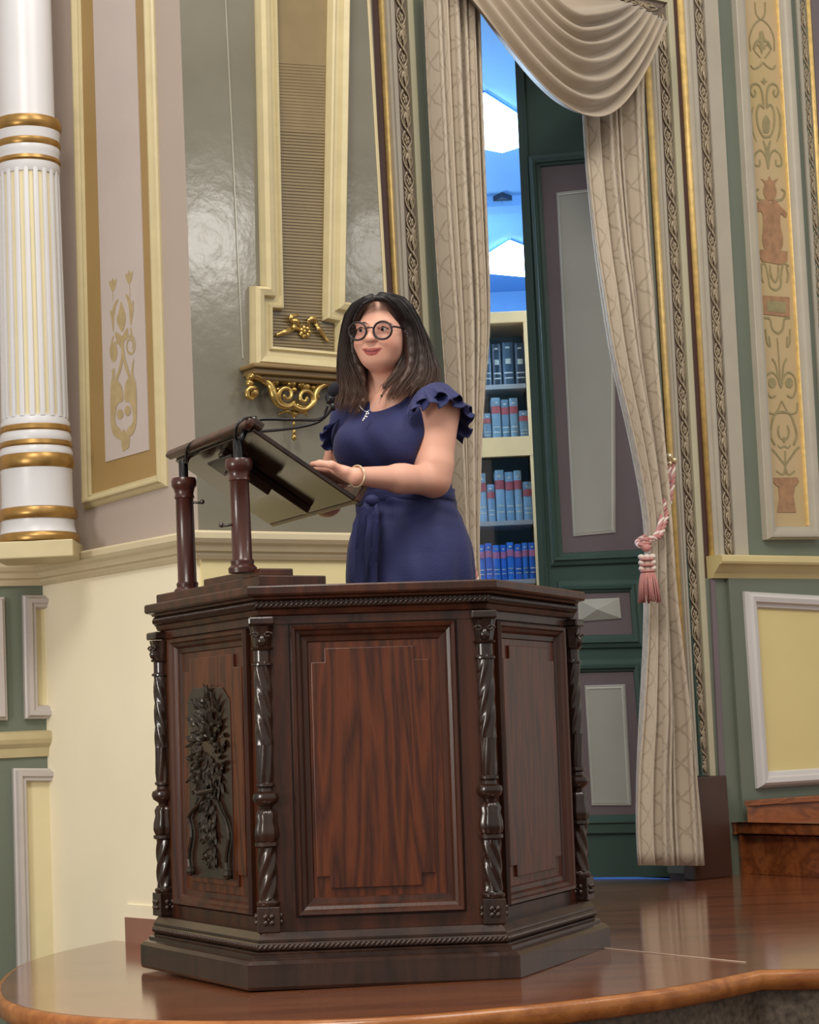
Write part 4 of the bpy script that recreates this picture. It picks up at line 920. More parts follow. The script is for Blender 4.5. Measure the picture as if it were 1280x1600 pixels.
for f in range(3):
    L_ = flen(f); mg = .078 if f == 1 else .095
    z0, z1 = .185, .885
    # stiles and rails
    for (a, b, c, d_) in ((.0, mg - .02, .134, .905), (L_ - mg + .02, L_, .134, .905)): fprism(f, [(a, c), (b, c), (b, d_), (a, d_)], 0, .010, 'stile', oak)
    for (c, d_) in ((.134, z0 - .02), (z1 + .02, .905)): fprism(f, [(mg - .02, c), (L_ - mg + .02, c), (L_ - mg + .02, d_), (mg - .02, d_)], 0, .010, 'rail', oak)
    fframe(f, (mg, L_ - mg, z0, z1), mold, 'panel_moulding', oak)
    fprism(f, [(mg, z0), (L_ - mg, z0), (L_ - mg, z1), (mg, z1)], 0, .002, 'panel_field', oakp)
    # stepped raised field
    a, b, c, d_ = mg + .045, L_ - mg - .045, z0 + .05, z1 - .045; k = .035 if f == 1 else .05
    if f == 1: a, b = mg + .035, L_ - mg - .055
    fprism(f, [(a + k, c), (b - k, c), (b - k, c + .03), (b, c + .03), (b, d_ - .035), (b - k, d_ - .035), (b - k, d_), (a + k, d_), (a + k, d_ - .035), (a, d_ - .035), (a, c + .03), (a + k, c + .03)], .002, .009, 'raised_field', oakp, .002)
# corner columns
def twist(r, a, z): return r
def colprof():
    return [('pedestal', None)]
for ci in range(4):
    ox, oy = outline(.004)[ci]
    tilt = Matrix.Rotation(0, 3, 'Z')
    yaw = PYAW + (0, -ANG / 2, ANG / 2, 0)[ci] + (0 if ci in (1, 2) else (-ANG if ci == 0 else ANG))
    base = wpt(ox, oy, 0); ax = (wpt(ox, oy, 1) - base).normalized(); Q = Matrix.Rotation(math.atan2(ax.x, ax.z), 3, 'Y')
    def cpt(z): return wpt(ox, oy, z)
    Rz = Q @ Matrix.Rotation(PYAW + ((-.0, -.0, .0, .0)[ci]) + (0, 0, 0, 0)[ci], 3, 'Z')
    if ci == 0: Rz = Q @ Matrix.Rotation(PYAW - ANG, 3, 'Z')
    if ci == 3: Rz = Q @ Matrix.Rotation(PYAW + ANG, 3, 'Z')
    mb = MB(); mb.box(cpt(.166), (.058, .058, .064), Rz); mb.build('column_pedestal', oakd, pul, bevel=.003)
    rs = MB()
    for sgn in ((0, -1), (1, 0), (-1, 0)):
        cpos = cpt(.166) + Rz @ Vector((sgn[0] * .030, sgn[1] * .030, 0)); 
        for k in range(4):
            an = k * PI / 2 + PI / 4; off = Vector((math.cos(an) * .011 * (1 if sgn[0] == 0 else 0), math.cos(an) * .011 * (1 if sgn[0] else 0), math.sin(an) * .011)); rs.ball(cpos + Rz @ off, .0075, 8)
        rs.ball(cpos, .005, 8)
    rs.build('rosette', oakd, pul, True)
    def tw(n, dep, turns, z0, z1):
        return lambda r, a, z: r * (1 + dep * math.cos(n * (a - turns * 2 * PI * (z - z0) / (z1 - z0))))
    def add(prof, name, fn=None, ns=32, m=oakd):
        fixn(MB().lathe([(r, z) for r, z in prof], (0, 0, 0), ns, None, fn).build(name, m, pul, True)) if False else None
        mb = MB(); rings = []
        for r, z in prof:
            c = cpt(z); rings.append([c + Q @ Vector(((fn(r, 2 * PI * k / ns, z) if fn else r) * math.cos(2 * PI * k / ns), (fn(r, 2 * PI * k / ns, z) if fn else r) * math.sin(2 * PI * k / ns), 0)) for k in range(ns)])
        mb.loft(rings); fixn(mb.build(name, m, pul, 'auto'))
    add([(.027, .198), (.03, .202), (.03, .208), (.024, .212), (.022, .216)], 'turned_ring')
    sgn = 1 if ci < 2 else -1
    add([(.023, z) for z in np.linspace(.216, .345, 14)], 'twisted_drum', tw(5, .11, .45 * sgn, .216, .345), 40)
    add([(.023, .343), (.031, .348), (.031, .356), (.024, .36)], 'turned_ring')
    add([(.026, .36), (.030, .372), (.029, .39), (.024, .41), (.026, .425), (.02, .437), (.014, .44)], 'leaf_vase', tw(7, .08, .0, .36, .44), 42)
    add([(.014, .438), (.016, .446), (.03, .456), (.034, .468), (.031, .478), (.02, .484), (.018, .492), (.024, .497), (.024, .503), (.018, .507)], 'turned_bulb')
    add([(.018, .505), (.02, .53), (.02, .575), (.021, .60)], 'leafy_drum', tw(6, .12, .1, .505, .60), 42)
    add([(.021, z) for z in np.linspace(.60, .80, 20)], 'twisted_shaft', tw(5, .10, -.6 * sgn, .60, .80), 40)
    add([(.02, .798), (.027, .801), (.027, .806), (.021, .81), (.021, .838), (.027, .841), (.029, .846), (.022, .849)], 'turned_ring')
    add([(.021, .848), (.023, .858), (.025, .87), (.027, .888), (.030, .90)], 'carved_capital', tw(6, .07, 0, .848, .9), 42)
    vv = MB()
    for s in (-1, 1):
        vv.tube([cpt(.897) + Rz @ Vector((s * (.016 + .012 * math.cos(a) * (1 - a / 9)), -.026, .008 * math.sin(a) * (1 - a / 9) - .02)) for a in np.linspace(0, 6, 14)], .003, 5)
    vv.ball(cpt(.862) + Rz @ Vector((0, -.022, 0)), .012, 8, (1, .6, 1.3))
    vv.build('capital_leaf', oakd, pul, True)
    MB().box(cpt(.913), (.066, .062, .022), Rz).build('abacus', oakd, pul, bevel=.005)
# carved wreath relief on the left facet
wr = MB(); L0 = flen(0)
random.seed(3)
def leaf(s, z, ang, ln, wd, lift):
    d = Vector((math.cos(ang), math.sin(ang))); nrm = Vector((-d.y, d.x)); base = .012
    pts = []
    for t, w in ((0, .15), (.3, 1), (.65, .8), (1, .02)):
        for sd, dz in ((-1, 0), (0, 1), (1, 0)):
            p = Vector((s, z)) + d * ln * t + nrm * sd * wd * w; pts.append(fpt(0, p.x, p.y, base + lift * (.1 + t) * .45 + (wd * .5 if dz else 0)))
    f = []
    for k in range(3):
        for j in range(2): a = k * 3 + j; f.append((a, a + 1, a + 4, a + 3))
    wr.add(pts, f)
cs = L0 * .47
fprism(0, [(cs - .14, .25), (cs + .15, .25), (cs + .15, .72), (cs + .1, .755), (cs - .1, .76), (cs - .14, .72)], .009, .012, 'relief_ground', oakd, .004)
for k in range(150):                                       # upper oval bouquet
    a = random.random() * 2 * PI; r = random.random() ** .5; s = cs + .115 * r * math.cos(a); z = .60 + .14 * r * math.sin(a)
    leaf(s, z, a + random.uniform(-.9, .9), random.uniform(.022, .042), random.uniform(.006, .011), random.uniform(.008, .028))
for k in range(60):
    t = random.random(); s = cs + random.uniform(-.05, .05) * (1 - t * .8) + .02 * t; z = .47 - t * .17; leaf(s, z, -PI / 2 + random.uniform(-.9, .9), .035, .01, random.uniform(.01, .03))
for s_, amp in ((-1, .10), (1, .11)):
    wr.tube([fpt(0, cs + s_ * (.02 + amp * min(1, t * 2.2)) + .012 * math.sin(t * 12), .47 - .20 * t + .03 * math.sin(t * 3), .02) for t in np.linspace(0, 1, 14)], .006, 6)
    wr.ball(fpt(0, cs + s_ * (.02 + amp), .265, .02), .014, 8)
wr.tube([fpt(0, cs - .05, .48, .03), fpt(0, cs, .475, .045), fpt(0, cs + .07, .485, .03)], .006, 6)
for k in range(14): wr.ball(fpt(0, cs + random.uniform(-.07, .07), .55 + random.uniform(-.08, .12), .018), random.uniform(.007, .012), 8)
wr.build('carved_wreath', mat('blackened_bronze', (50, 42, 34), .32, metal=.3, vary=.2, scale=30), pul)
# ================================================================= READING DESK
o3 = outline(.02)
dk = thing('reading_desk', wpt(o3[0][0] * .5 + o3[1][0] * .5, (o3[0][1] + o3[1][1]) / 2, 1.0), 'dark slanted reading desk on two turned posts at the left side of the pulpit', 'lectern')
def side(f_, out, z):                                      # along left facet: f_ 0 = front corner .. 1 = back; out = outward
    (bx, by), (ax, ay) = outline(0)[0], outline(0)[1]; tx, ty = (bx - ax), (by - ay); L_ = math.hypot(tx, ty); tx /= L_; ty /= L_
    nx, ny = -ty, tx
    nx, ny = (-ty, tx)
    return wpt(ax + tx * L_ * f_ + nx * out, ay + ty * L_ * f_ + ny * out, z)
def slab(f0, f1, o0, o1, z0, z1, name):
    mb = MB(); r = [side(f0, o0, z0), side(f1, o0, z0), side(f1, o1, z0), side(f0, o1, z0)]; mb.prism(r, (0, 0, z1 - z0)); return fixn(mb.build(name, oak, dk, bevel=.003))
slab(-.06, .96, .025, -.165, 1.0, 1.028, 'lower_step'); slab(-.02, .52, .008, -.085, 1.028, 1.048, 'upper_step')
# board of the desk
NH, FH, NL, FLo = atZ(402, 672, 5.42), atZ(276, 720, 5.94), atZ(552, 782, 5.54), atZ(424, 819, 6.055)
bx = ((FH - NH) + (FLo - NL)).normalized(); by = ((NH - NL) + (FH - FLo)); by = (by - bx * by.dot(bx)).normalized(); bn = bx.cross(by).normalized(); bn = bn if bn.z > 0 else -bn
bw, bh = ((FH - NH).length + (FLo - NL).length) / 2, ((NH - NL).length + (FH - FLo).length) / 2
def bp_(u, v, d): return NL + bx * (u * bw) + by * (v * bh) + bn * d     # u far, v up slope
def bbox(u0, u1, v0, v1, d0, d1, name, m, bevel=.003):
    mb = MB(); mb.loft([[bp_(u0, v0, d), bp_(u1, v0, d), bp_(u1, v1, d), bp_(u0, v1, d)] for d in (d0, d1)]); return fixn(mb.build(name, m, dk, bevel=bevel))
dsk = woodmat('desk_gloss_dark', (24, 15, 10), (44, 28, 20), .14, .25, spec=.5)
bbox(0, 1, 0, 1, 0, .014, 'board', dsk)
bbox(-.02, 1.02, .94, 1.06, .010, .034, 'top_rail', oakd, .006)
bbox(-.03, 1.03, 1.02, 1.09, .0, .022, 'top_rail_nosing', oak, .006)
bbox(-.02, 1, -.05, .0, .0, .060, 'book_lip', oak, .004)
bbox(.40, .46, .06, .94, -.022, -.0005, 'batten', dsk); bbox(.30, .60, .74, .92, -.03, -.022, 'bracket_plate', blackp)
bbox(.36, .50, .45, .80, -.05, -.022, 'bracket_block', dsk)
posts = []
for (x, yb_, yt, Z) in ((376, 892, 716, 5.44), (290, 909, 746, 5.86)):
    c = atZ(x, (yb_ + yt) / 2, Z); z0 = 1.046 if Z < 5.6 else 1.026; z1 = atZ(x, yt, Z).z; posts.append((c, z0, z1))
    mb = MB(); k = .0268
    pr = [(k * 1.35, z0), (k * 1.4, z0 + .012), (k * 1.1, z0 + .02), (k * 1.15, z0 + .03), (k * .98, z0 + .036), (k * .92, z1 - .06), (k * 1.05, z1 - .055), (k * .95, z1 - .045), (k * 1.1, z1 - .03), (k * 1.3, z1 - .022), (k * 1.32, z1 - .008), (k * 1.2, z1)]
    mb.lathe(pr, (c.x, c.y, 0), 28); o = fixn(mb.build('post', mat('red_brown_post', (66, 32, 25), .3, vary=.25, scale=12, stretch=(4, 4, .5), coat=.15), dk, 'auto'))
    MB().lathe([(.013, z1 - .002), (.013, z1 + .045), (.011, z1 + .05)], (c.x, c.y, 0), 16).build('socket', blackp, dk, 'auto')
    kb_ = MB(); kz = z1 - .07 if Z > 5.6 else z1 - .17; sx = 1 if Z > 5.6 else -1
    kb_.tube([Vector((c.x + sx * .02, c.y - .01, kz)), Vector((c.x + sx * .052, c.y - .01, kz - .003))], .0035, 6); kb_.ball(Vector((c.x + sx * .05, c.y - .01, kz)), .007, 8); kb_.build('thumb_screw', mat('tarnished_screw', (90, 84, 80), .3, metal=.8), dk, True)
# rod supports from posts up to the board
for c, z0, z1 in posts:
    MB().tube([Vector((c.x, c.y, z1 + .03)), Vector((c.x + .02, c.y, z1 + .075))], .008, 8).build('rod', blackp, dk, True)
# microphones with goosenecks
def mic(pts, head, hd, r, lab):
    t = thing('microphone', pts[0], lab, 'microphone')
    MB().tube(spline(pts, 8), .0042, 8).build('gooseneck', blackp, t, True)
    hd = Vector(hd).normalized(); M = hd.to_track_quat('Z', 'Y').to_matrix()
    MB().ball(head, r, 16, (1, 1, 1.35), M).build('foam_windshield', mat('black_foam', (18, 20, 30), .9, vary=.2, scale=300, bump=.3, bscale=400), t, True)
    MB().tube([head - hd * r * 1.1, head - hd * r * 2.6], [r * .62, r * .38], 12).build('mic_collar', blackp, t, True)
m1h = atZ(521, 609, 5.60)
mic([atZ(400, 660, 5.50), atZ(412, 655, 5.50), atZ(470, 656, 5.55), atZ(495, 656, 5.58), atZ(506, 648, 5.6), atZ(512, 634, 5.6)], m1h, m1h - atZ(509, 642, 5.6), .0155, 'upper gooseneck microphone with round foam head near her hair')
m2h = atZ(516, 622, 5.66)
mic([atZ(396, 674, 5.56), atZ(407, 674, 5.56), atZ(450, 670, 5.62), atZ(490, 662, 5.66), atZ(508, 651, 5.66), atZ(520, 636, 5.66)], m2h, m2h - atZ(521, 640, 5.66), .0135, 'lower gooseneck microphone with foam head just behind the other')
def cable(pts, lab):
    o = MB().tube(spline(pts, 8), .0036, 8).build('microphone_cable', blackp, None, True); tag(o, lab, 'cable')
c, z0, z1 = posts[0]; cable([Vector((c.x, c.y, z1 + .05)), atZ(368, 682, 5.43), atZ(371, 664, 5.40), atZ(383, 654, 5.42), atZ(400, 652, 5.47)], 'black cable looping from the nearer post over the desk edge')
c, z0, z1 = posts[1]; cable([Vector((c.x, c.y, z1 + .05)), atZ(291, 722, 5.84), atZ(292, 702, 5.80), atZ(302, 690, 5.78), atZ(318, 684, 5.80)], 'black cable looping from the farther left post over the desk edge')
# ================================================================= WOMAN
ZP = 5.88
def Q(x, y, d=0.): return np.array(atZ(x, y, ZP + d))
def unit(v): v = np.array(v, float); return v / np.linalg.norm(v)
class Prim:
    def __init__(s, kind, k, neg, c, rad, **kw): s.kind = kind; s.k = k; s.neg = neg; s.c = c; s.rad = rad; s.__dict__.update(kw)
    def d(s, P):
        if s.kind == 'cap':
            pa = P - s.a; ba = s.b - s.a; h = np.clip((pa @ ba) / (ba @ ba), 0, 1)
            return np.linalg.norm(pa - h[:, None] * ba, axis=1) - (s.ra + (s.rb - s.ra) * h)
        L = (P - s.c) @ s.R.T; r = s.r
        if s.kind == 'ell':
            k0 = np.linalg.norm(L / r, axis=1); k1 = np.linalg.norm(L / (r * r), axis=1) + 1e-9; return k0 * (k0 - 1) / k1
        if s.kind == 'box':
            q = np.abs(L) - r + s.rr; return np.linalg.norm(np.maximum(q, 0), axis=1) + np.minimum(q.max(axis=1), 0) - s.rr
I3 = np.eye(3)
def cap_(a, b, ra, rb, k=.02, neg=False): a, b = np.array(a, float), np.array(b, float); return Prim('cap', k, neg, (a + b) / 2, np.linalg.norm(a - b) / 2 + max(ra, rb), a=a, b=b, ra=ra, rb=rb)
def ell_(c, r, R=I3, k=.02, neg=False): return Prim('ell', k, neg, np.array(c, float), max(r), r=np.array(r, float), R=R)
def box_(c, r, rr, R=I3, k=.02, neg=False): return Prim('box', k, neg, np.array(c, float), float(np.linalg.norm(r)), r=np.array(r, float), rr=rr, R=R)
def field(prims, P):
    cen = (P.min(0) + P.max(0)) / 2; ext = np.linalg.norm(P.max(0) - P.min(0)) / 2; D = np.full(len(P), .5)
    for p in prims:
        if np.linalg.norm(p.c - cen) - p.rad - ext > .12: continue
        d = p.d(P); k = p.k
        if p.neg: h = np.clip(.5 - .5 * (D + d) / k, 0, 1); D = D * (1 - h) + (-d) * h + k * h * (1 - h)
        else: h = np.clip(.5 + .5 * (D - d) / k, 0, 1); D = D * (1 - h) + d * h - k * h * (1 - h)
    return D
def mesh_sdf(prims, lo, hi, vx, disp=None):
    """surface nets over a sparse set of blocks"""
    B = 8; lo = np.array(lo); n = np.ceil((np.array(hi) - lo) / (vx * B)).astype(int)
    g = np.stack(np.meshgrid(*[np.arange(k) for k in n], indexing='ij'), -1).reshape(-1, 3)
    # coarse reject, slab by slab
    keep = []
    order = np.lexsort((g[:, 0], g[:, 1], g[:, 2])); g = g[order]
    for i in range(0, len(g), 400):
        gb_ = g[i:i + 400]; c = lo + (gb_ + .5) * vx * B; D = field(prims, c); keep.append(gb_[np.abs(D) < vx * B * 1.15 + .004])
    g = np.concatenate(keep); o = np.stack(np.meshgrid(*[np.arange(B + 1)] * 3, indexing='ij'), -1).reshape(-1, 3)
    N = n * B + 2; key = lambda c: (c[:, 0] * N[1] + c[:, 1]) * N[2] + c[:, 2]
    S = {}
    cellk = []; cellv = []; ek = []; ef = []
    for i in range(0, len(g), 24):
        gb_ = g[i:i + 24]; G = (gb_[:, None, :] * B + o[None]).reshape(-1, 3); P = lo + G * vx; D = field(prims, P)
        if disp is not None: D = D + disp(P)
        D = D.reshape(len(gb_), B + 1, B + 1, B + 1)
        for b_, blk in zip(gb_, D):
            ins = blk < 0; cs = ins[:-1, :-1, :-1].astype(int)
            for dx in (0, 1):
                for dy in (0, 1):
                    for dz in (0, 1):
                        if dx + dy + dz: cs = cs + ins[dx:B + dx, dy:B + dy, dz:B + dz]
            act = np.argwhere((cs > 0) & (cs < 8))
            if not len(act): continue
            acc = np.zeros((len(act), 3)); cnt = np.zeros(len(act))
            for ax in range(3):
                for p in (0, 1):
                    for q in (0, 1):
                        a = act.copy(); oth = [t for t in range(3) if t != ax]; a[:, oth[0]] += p; a[:, oth[1]] += q; b2 = a.copy(); b2[:, ax] += 1
                        da = blk[a[:, 0], a[:, 1], a[:, 2]]; db = blk[b2[:, 0], b2[:, 1], b2[:, 2]]; s = (da < 0) != (db < 0)
                        t = np.where(s, da / np.where(s, da - db, 1), 0); pos = a.astype(float); pos[:, ax] += t; acc[s] += pos[s]; cnt[s] += 1
            cellk.append(key(b_ * B + act)); cellv.append(lo + (b_ * B + acc / cnt[:, None]) * vx)
            for ax in range(3):
                a = np.argwhere(np.ones((B, B, B), bool)) if False else None
                sl0 = [slice(0, B)] * 3; sl1 = [slice(0, B)] * 3; sl1[ax] = slice(1, B + 1)
                A0 = ins[tuple(sl0)]; A1 = ins[tuple(sl1)]; e = np.argwhere(A0 != A1)
                if len(e): ek.append(np.concatenate([b_ * B + e, np.full((len(e), 1), ax), A0[e[:, 0], e[:, 1], e[:, 2]][:, None].astype(int)], 1))
    ck = np.concatenate(cellk); cv = np.concatenate(cellv); uk, idx = np.unique(ck, return_index=True); V = cv[idx]
    E = np.concatenate(ek); faces = []
    for ax in range(3):
        e = E[E[:, 3] == ax]; o1, o2 = [(1, 2), (2, 0), (0, 1)][ax]; c = e[:, :3]; q = []
        for (p, r) in ((0, 0), (-1, 0), (-1, -1), (0, -1)):
            cc_ = c.copy(); cc_[:, o1] += p; cc_[:, o2] += r; kk = key(cc_); j = np.searchsorted(uk, kk); j = np.clip(j, 0, len(uk) - 1); q.append(np.where(uk[j] == kk, j, -1))
        q = np.stack(q, 1); ok = (q >= 0).all(1); flip = e[:, 4] == 1
        q = np.where(flip[:, None], q, q[:, ::-1]); faces.append(q[ok])
    return V, np.concatenate(faces)
def np_mesh(name, V, Fq, m, parent, cols=None):
    me = bpy.data.meshes.new(name); me.vertices.add(len(V)); me.vertices.foreach_set('co', V.astype(np.float32).ravel())
    me.loops.add(Fq.size); me.loops.foreach_set('vertex_index', Fq.astype(np.int32).ravel()); me.polygons.add(len(Fq))
    me.polygons.foreach_set('loop_start', np.arange(0, Fq.size, 4, dtype=np.int32)); me.polygons.foreach_set('loop_total', np.full(len(Fq), 4, dtype=np.int32)); me.update(calc_edges=True); me.validate()
    if cols is not None:
        at = me.color_attributes.new('tone', 'FLOAT_COLOR', 'POINT'); at.data.foreach_set('color', np.concatenate([cols, np.ones((len(V), 1))], 1).astype(np.float32).ravel())
    return link(name, me, m, parent, True)
def lap(V, Fq, it, f=.5, mask=None):
    for _ in range(it):
        acc = np.zeros_like(V); cn = np.zeros(len(V))
        for a, b_ in ((0, 1), (1, 2), (2, 3), (3, 0)):
            np.add.at(acc, Fq[:, a], V[Fq[:, b_]]); np.add.at(acc, Fq[:, b_], V[Fq[:, a]]); np.add.at(cn, Fq[:, a], 1); np.add.at(cn, Fq[:, b_], 1)
        T = V + (acc / cn[:, None] - V) * f; V = T if mask is None else np.where(mask[:, None], T, V)
    return V
# frames
hy = math.radians(20); hp = math.radians(-4)
Fh = unit([-math.sin(hy) * math.cos(hp), -math.cos(hy) * math.cos(hp), math.sin(hp)])
Xh = unit(np.cross(np.array([0, 0, 1]), -Fh) * -1); Xh = Xh if Xh[0] > 0 else -Xh
Xh = unit(Xh - .075 * np.array([0, 0, 1])); Zh = unit(np.cross(Xh, -Fh) * 1); Zh = Zh if Zh[2] > 0 else -Zh
Yh = unit(np.cross(Zh, Xh)); Yh = Yh if Yh @ Fh > 0 else -Yh
RH = np.stack([Xh, Yh, Zh]); HC = Q(598, 524, -.03)
def H(x, y, z): return HC + Xh * x + Yh * y + Zh * z
by_ = math.radians(33); Fb = np.array([-math.sin(by_), -math.cos(by_), 0.]); Xb = np.array([math.cos(by_), -math.sin(by_), 0.]); Zb = np.array([0, 0, 1.]); RB = np.stack([Xb, Fb, Zb])
def Rrot(yaw): f = np.array([-math.sin(yaw), -math.cos(yaw), 0.]); x = np.array([math.cos(yaw), -math.sin(yaw), 0.]); return np.stack([x, f, Zb])
_p = NL + bn * .052; _r = ray(556, 744); _k = (_p - CP).dot(bn) / _r.dot(bn); _w = CP + _r * _k
chest, ribs, waist, hips = Q(622, 676), Q(625, 722), Q(633, 782), Q(640, 872)
shL, elL, wrL = Q(684, 642, -.09), Q(677, 751, -.15), np.array(_w)
shR, elR, wrR = Q(552, 655, .08), Q(511, 784, .14), np.array(bp_(.62, .12, .075))
def hand(prims, w, d, n, s, L=.165, curl=.25, k=.006):
    """w wrist, d pointing to fingers, n back of hand, s toward the thumb"""
    d = unit(d); n = unit(n - d * (n @ d)); s0 = unit(np.cross(d, n)); s = s0 if s0 @ s > 0 else -s0
    R = np.stack([s, d, n]); pc = w + d * .048
    prims.append(box_(pc, (.036, .045, .012), .011, R, .012))
    for i, (off, ln) in enumerate(((.027, .066), (.009, .074), (-.009, .070), (-.027, .055))):
        b0 = w + d * (.086 - abs(off + .002) * .15) + s * off; a = 0.; p = b0; dd = unit(d + s * off * 2.2)
        for j, (f, r0, r1) in enumerate(((.45, .0092, .0085), (.3, .0085, .0078), (.25, .0078, .0068))):
            a = curl * (j * .8 + .35); v = dd * math.cos(a) - n * math.sin(a); q = p + v * ln * f; prims.append(cap_(p, q, r0, r1, k)); p = q
        prims.append(ell_(p + v * .001 + n * .0045, (.0045, .006, .0015), R, .002))
    b0 = w + d * .022 + s * .026; p1 = b0 + unit(d * .55 + s * .8 - n * .1) * .038; p2 = p1 + unit(d * .9 + s * .35 - n * .15) * .032; p3 = p2 + unit(d - n * .2) * .022
    prims += [cap_(b0 - s * .01, p1, .013, .0105, .01), cap_(p1, p2, .0105, .0092, .006), cap_(p2, p3, .0092, .0078, .005)]
body = []
nk0 = H(0, -.022, -.05); nk1 = Q(606, 632, .03)
body += [ell_(chest, (.160, .098, .12), RB, .05), ell_(ribs, (.140, .10, .12), RB, .05), ell_(waist, (.132, .10, .10), RB, .06), ell_(hips, (.165, .12, .16), RB, .06)]
body += [cap_(nk0, nk1, .050, .055, .02), cap_(nk1 + [0, 0, -.0], chest + [0, 0, .06], .06, .09, .05)]
body += [cap_(nk1 + [0, 0, -.012], shL, .036, .046, .03), cap_(nk1 + [0, 0, -.012], shR, .036, .046, .03)]
# legs
for sx in (-1, 1):
    hj = hips + Xb * sx * .085 - Zb * .06; kn_ = np.array([hj[0], hj[1] - .01, .62]); an = np.array([hj[0], hj[1] + .02, .27])
    body += [cap_(hj, kn_, .085, .052, .04), cap_(kn_, an, .052, .034, .02), cap_(an, an + Fb * .13 - Zb * .045, .034, .026, .02)]
# arms
body += [cap_(shL, elL + (shL - elL) * .15, .060, .050, .03), cap_(elL + (shL - elL) * .2, elL, .050, .040, .02), ell_(elL + np.array([.004, .01, -.004]), (.036, .036, .036), I3, .02), cap_(elL, elL + (wrL - elL) * .45, .043, .037, .015), cap_(elL + (wrL - elL) * .4, wrL, .037, .0235, .02)]
body += [cap_(shR, elR, .055, .040, .03), cap_(elR, elR + (wrR - elR) * .45, .042, .035, .015), cap_(elR + (wrR - elR) * .4, wrR, .035, .024, .02)]
print('WRIST', _w, (Vector(elL) - _w).length); bnn = np.array(bn); byn = np.array(by); bxn = np.array(bx)
hand(body, wrL, unit(np.array(bx) * .8 + np.array(by) * .34 + np.array([-.35, 0, 0])), bnn, np.array([-.2, -.9, 0]), curl=.22)
hand(body, wrR, unit([-.9, .0, .25]), bnn, np.array([.1, -1, 0]), curl=.2)
# head
body += [ell_(H(0, -.022, .030), (.073, .088, .076), RH, .03), ell_(H(0, .018, -.018), (.061, .066, .080), RH, .03), ell_(H(0, .046, -.072), (.030, .030, .022), RH, .03),
         ell_(H(0, .030, -.050), (.050, .045, .034), RH, .03)]
for s in (-1, 1):
    body += [ell_(H(s * .036, .050, -.026), (.026, .026, .024), RH, .022), ell_(H(s * .030, .074, .026), (.024, .012, .007), RH, .014), ell_(H(s * .032, .100, .008), (.020, .018, .014), RH, .016, True),
             ell_(H(s * .032, .0655, .009), (.0155, .0135, .0125), RH, .004), cap_(H(s * .019, .0785, .0165), H(s * .045, .0745, .0155), .0048, .0046, .006), cap_(H(s * .020, .0755, .0015), H(s * .044, .0715, .0020), .0042, .0040, .006), ell_(H(s * .0115, .088, -.020), (.0075, .009, .0065), RH, .005), ell_(H(s * .075, -.015, .0), (.008, .016, .03), RH, .01)]
    body += [ell_(H(s * .006, .094, -.0265), (.0028, .005, .0025), RH, .002, True)]
body += [cap_(H(0, .074, .018), H(0, .096, -.015), .0075, .0100, .012), ell_(H(0, .0985, -.019), (.0115, .0100, .0090), RH, .006)]
# mouth: muzzle bulge then lips
body += [ell_(H(0, .066, -.045), (.026, .018, .018), RH, .016)]
ml = [(-.0285, .064, -.0435), (-.014, .0805, -.0505), (0, .0855, -.0525), (.014, .0805, -.0505), (.0285, .064, -.0435)]
for i in range(4):
    a, b_ = ml[i], ml[i + 1]; r = [.0022, .0042, .0042, .0022, ][i] if False else None
    ra = (.0016, .0042, .0040, .0042, .0016)
    body.append(cap_(H(a[0], a[1], a[2] + .0035 + (ra[i] - .002) * .4), H(b_[0], b_[1], b_[2] + .0035 + (ra[i + 1] - .002) * .4), ra[i], ra[i + 1], .0025))
    body.append(cap_(H(a[0], a[1] - .001, a[2] - .0035 - (ra[i] - .002) * .9), H(b_[0], b_[1] - .001, b_[2] - .0035 - (ra[i + 1] - .002) * .9), ra[i] * 1.15, ra[i + 1] * 1.25, .0025))
    body.append(cap_(H(a[0], a[1] + .002, a[2]), H(b_[0], b_[1] + .0035, b_[2]), .0008, .0010, .0015, True))
pA_ = np.array([-.55, 5.2, .2]); pB_ = np.array([.30, 6.25, 1.95])
V, Fq = mesh_sdf(body, pA_, pB_, .0026)
L_ = (V - HC) @ RH.T; hm = (np.abs(L_[:, 0]) < .09) & (L_[:, 2] > -.13)
V = lap(V, Fq, 3, .45, ~hm); V = lap(V, Fq, 1, .35)
L_ = (V - HC) @ RH.T
skin = np.array(lin((224, 170, 148))); colr = np.tile(skin, (len(V), 1))
def blend(mask, c):
    global colr
    mask = np.clip(mask, 0, 1)[:, None]; colr = colr * (1 - mask) + np.array(lin(c)) * mask
def gs(c, r): return np.exp(-(((L_ - np.array(c)) / np.array(r)) ** 2).sum(1))
face = (L_[:, 1] > .02)
for s in (-1, 1):
    blend(gs((s * .040, .06, -.028), (.022, .04, .018)) * .45, (206, 122, 104)); blend(gs((s * .032, .075, .012), (.020, .03, .012)) * .10, (176, 116, 100))
blend(gs((0, .095, -.02), (.012, .02, .009)) * .4, (200, 118, 100))
zl_ = np.interp(L_[:, 0], [m_[0] for m_ in ml], [m_[2] for m_ in ml]); hw = np.interp(np.abs(L_[:, 0]), [0, .014, .0295], [.0098, .0090, .001])
lipm = (np.abs(L_[:, 0]) < .0295) & (np.abs(L_[:, 2] - zl_ + .0012) < hw) & (L_[:, 1] > .055); blend(lipm * .9, (160, 66, 66))
blend(((np.abs(L_[:, 0]) < .023) & (np.abs(L_[:, 2] - zl_) < .0013) & (L_[:, 1] > .06)) * .9, (80, 24, 26))
blend((np.exp(-((V - elL - np.array([.01, -.02, -.02])) ** 2).sum(1) / .0012)) * .35, (186, 108, 88))
skm = bpy.data.materials.new('warm_skin'); skm.use_nodes = True; nt = skm.node_tree; b = nt.nodes['Principled BSDF']
an_ = nt.nodes.new('ShaderNodeAttribute'); an_.attribute_name = 'tone'; nt.links.new(an_.outputs['Color'], b.inputs['Base Color'])
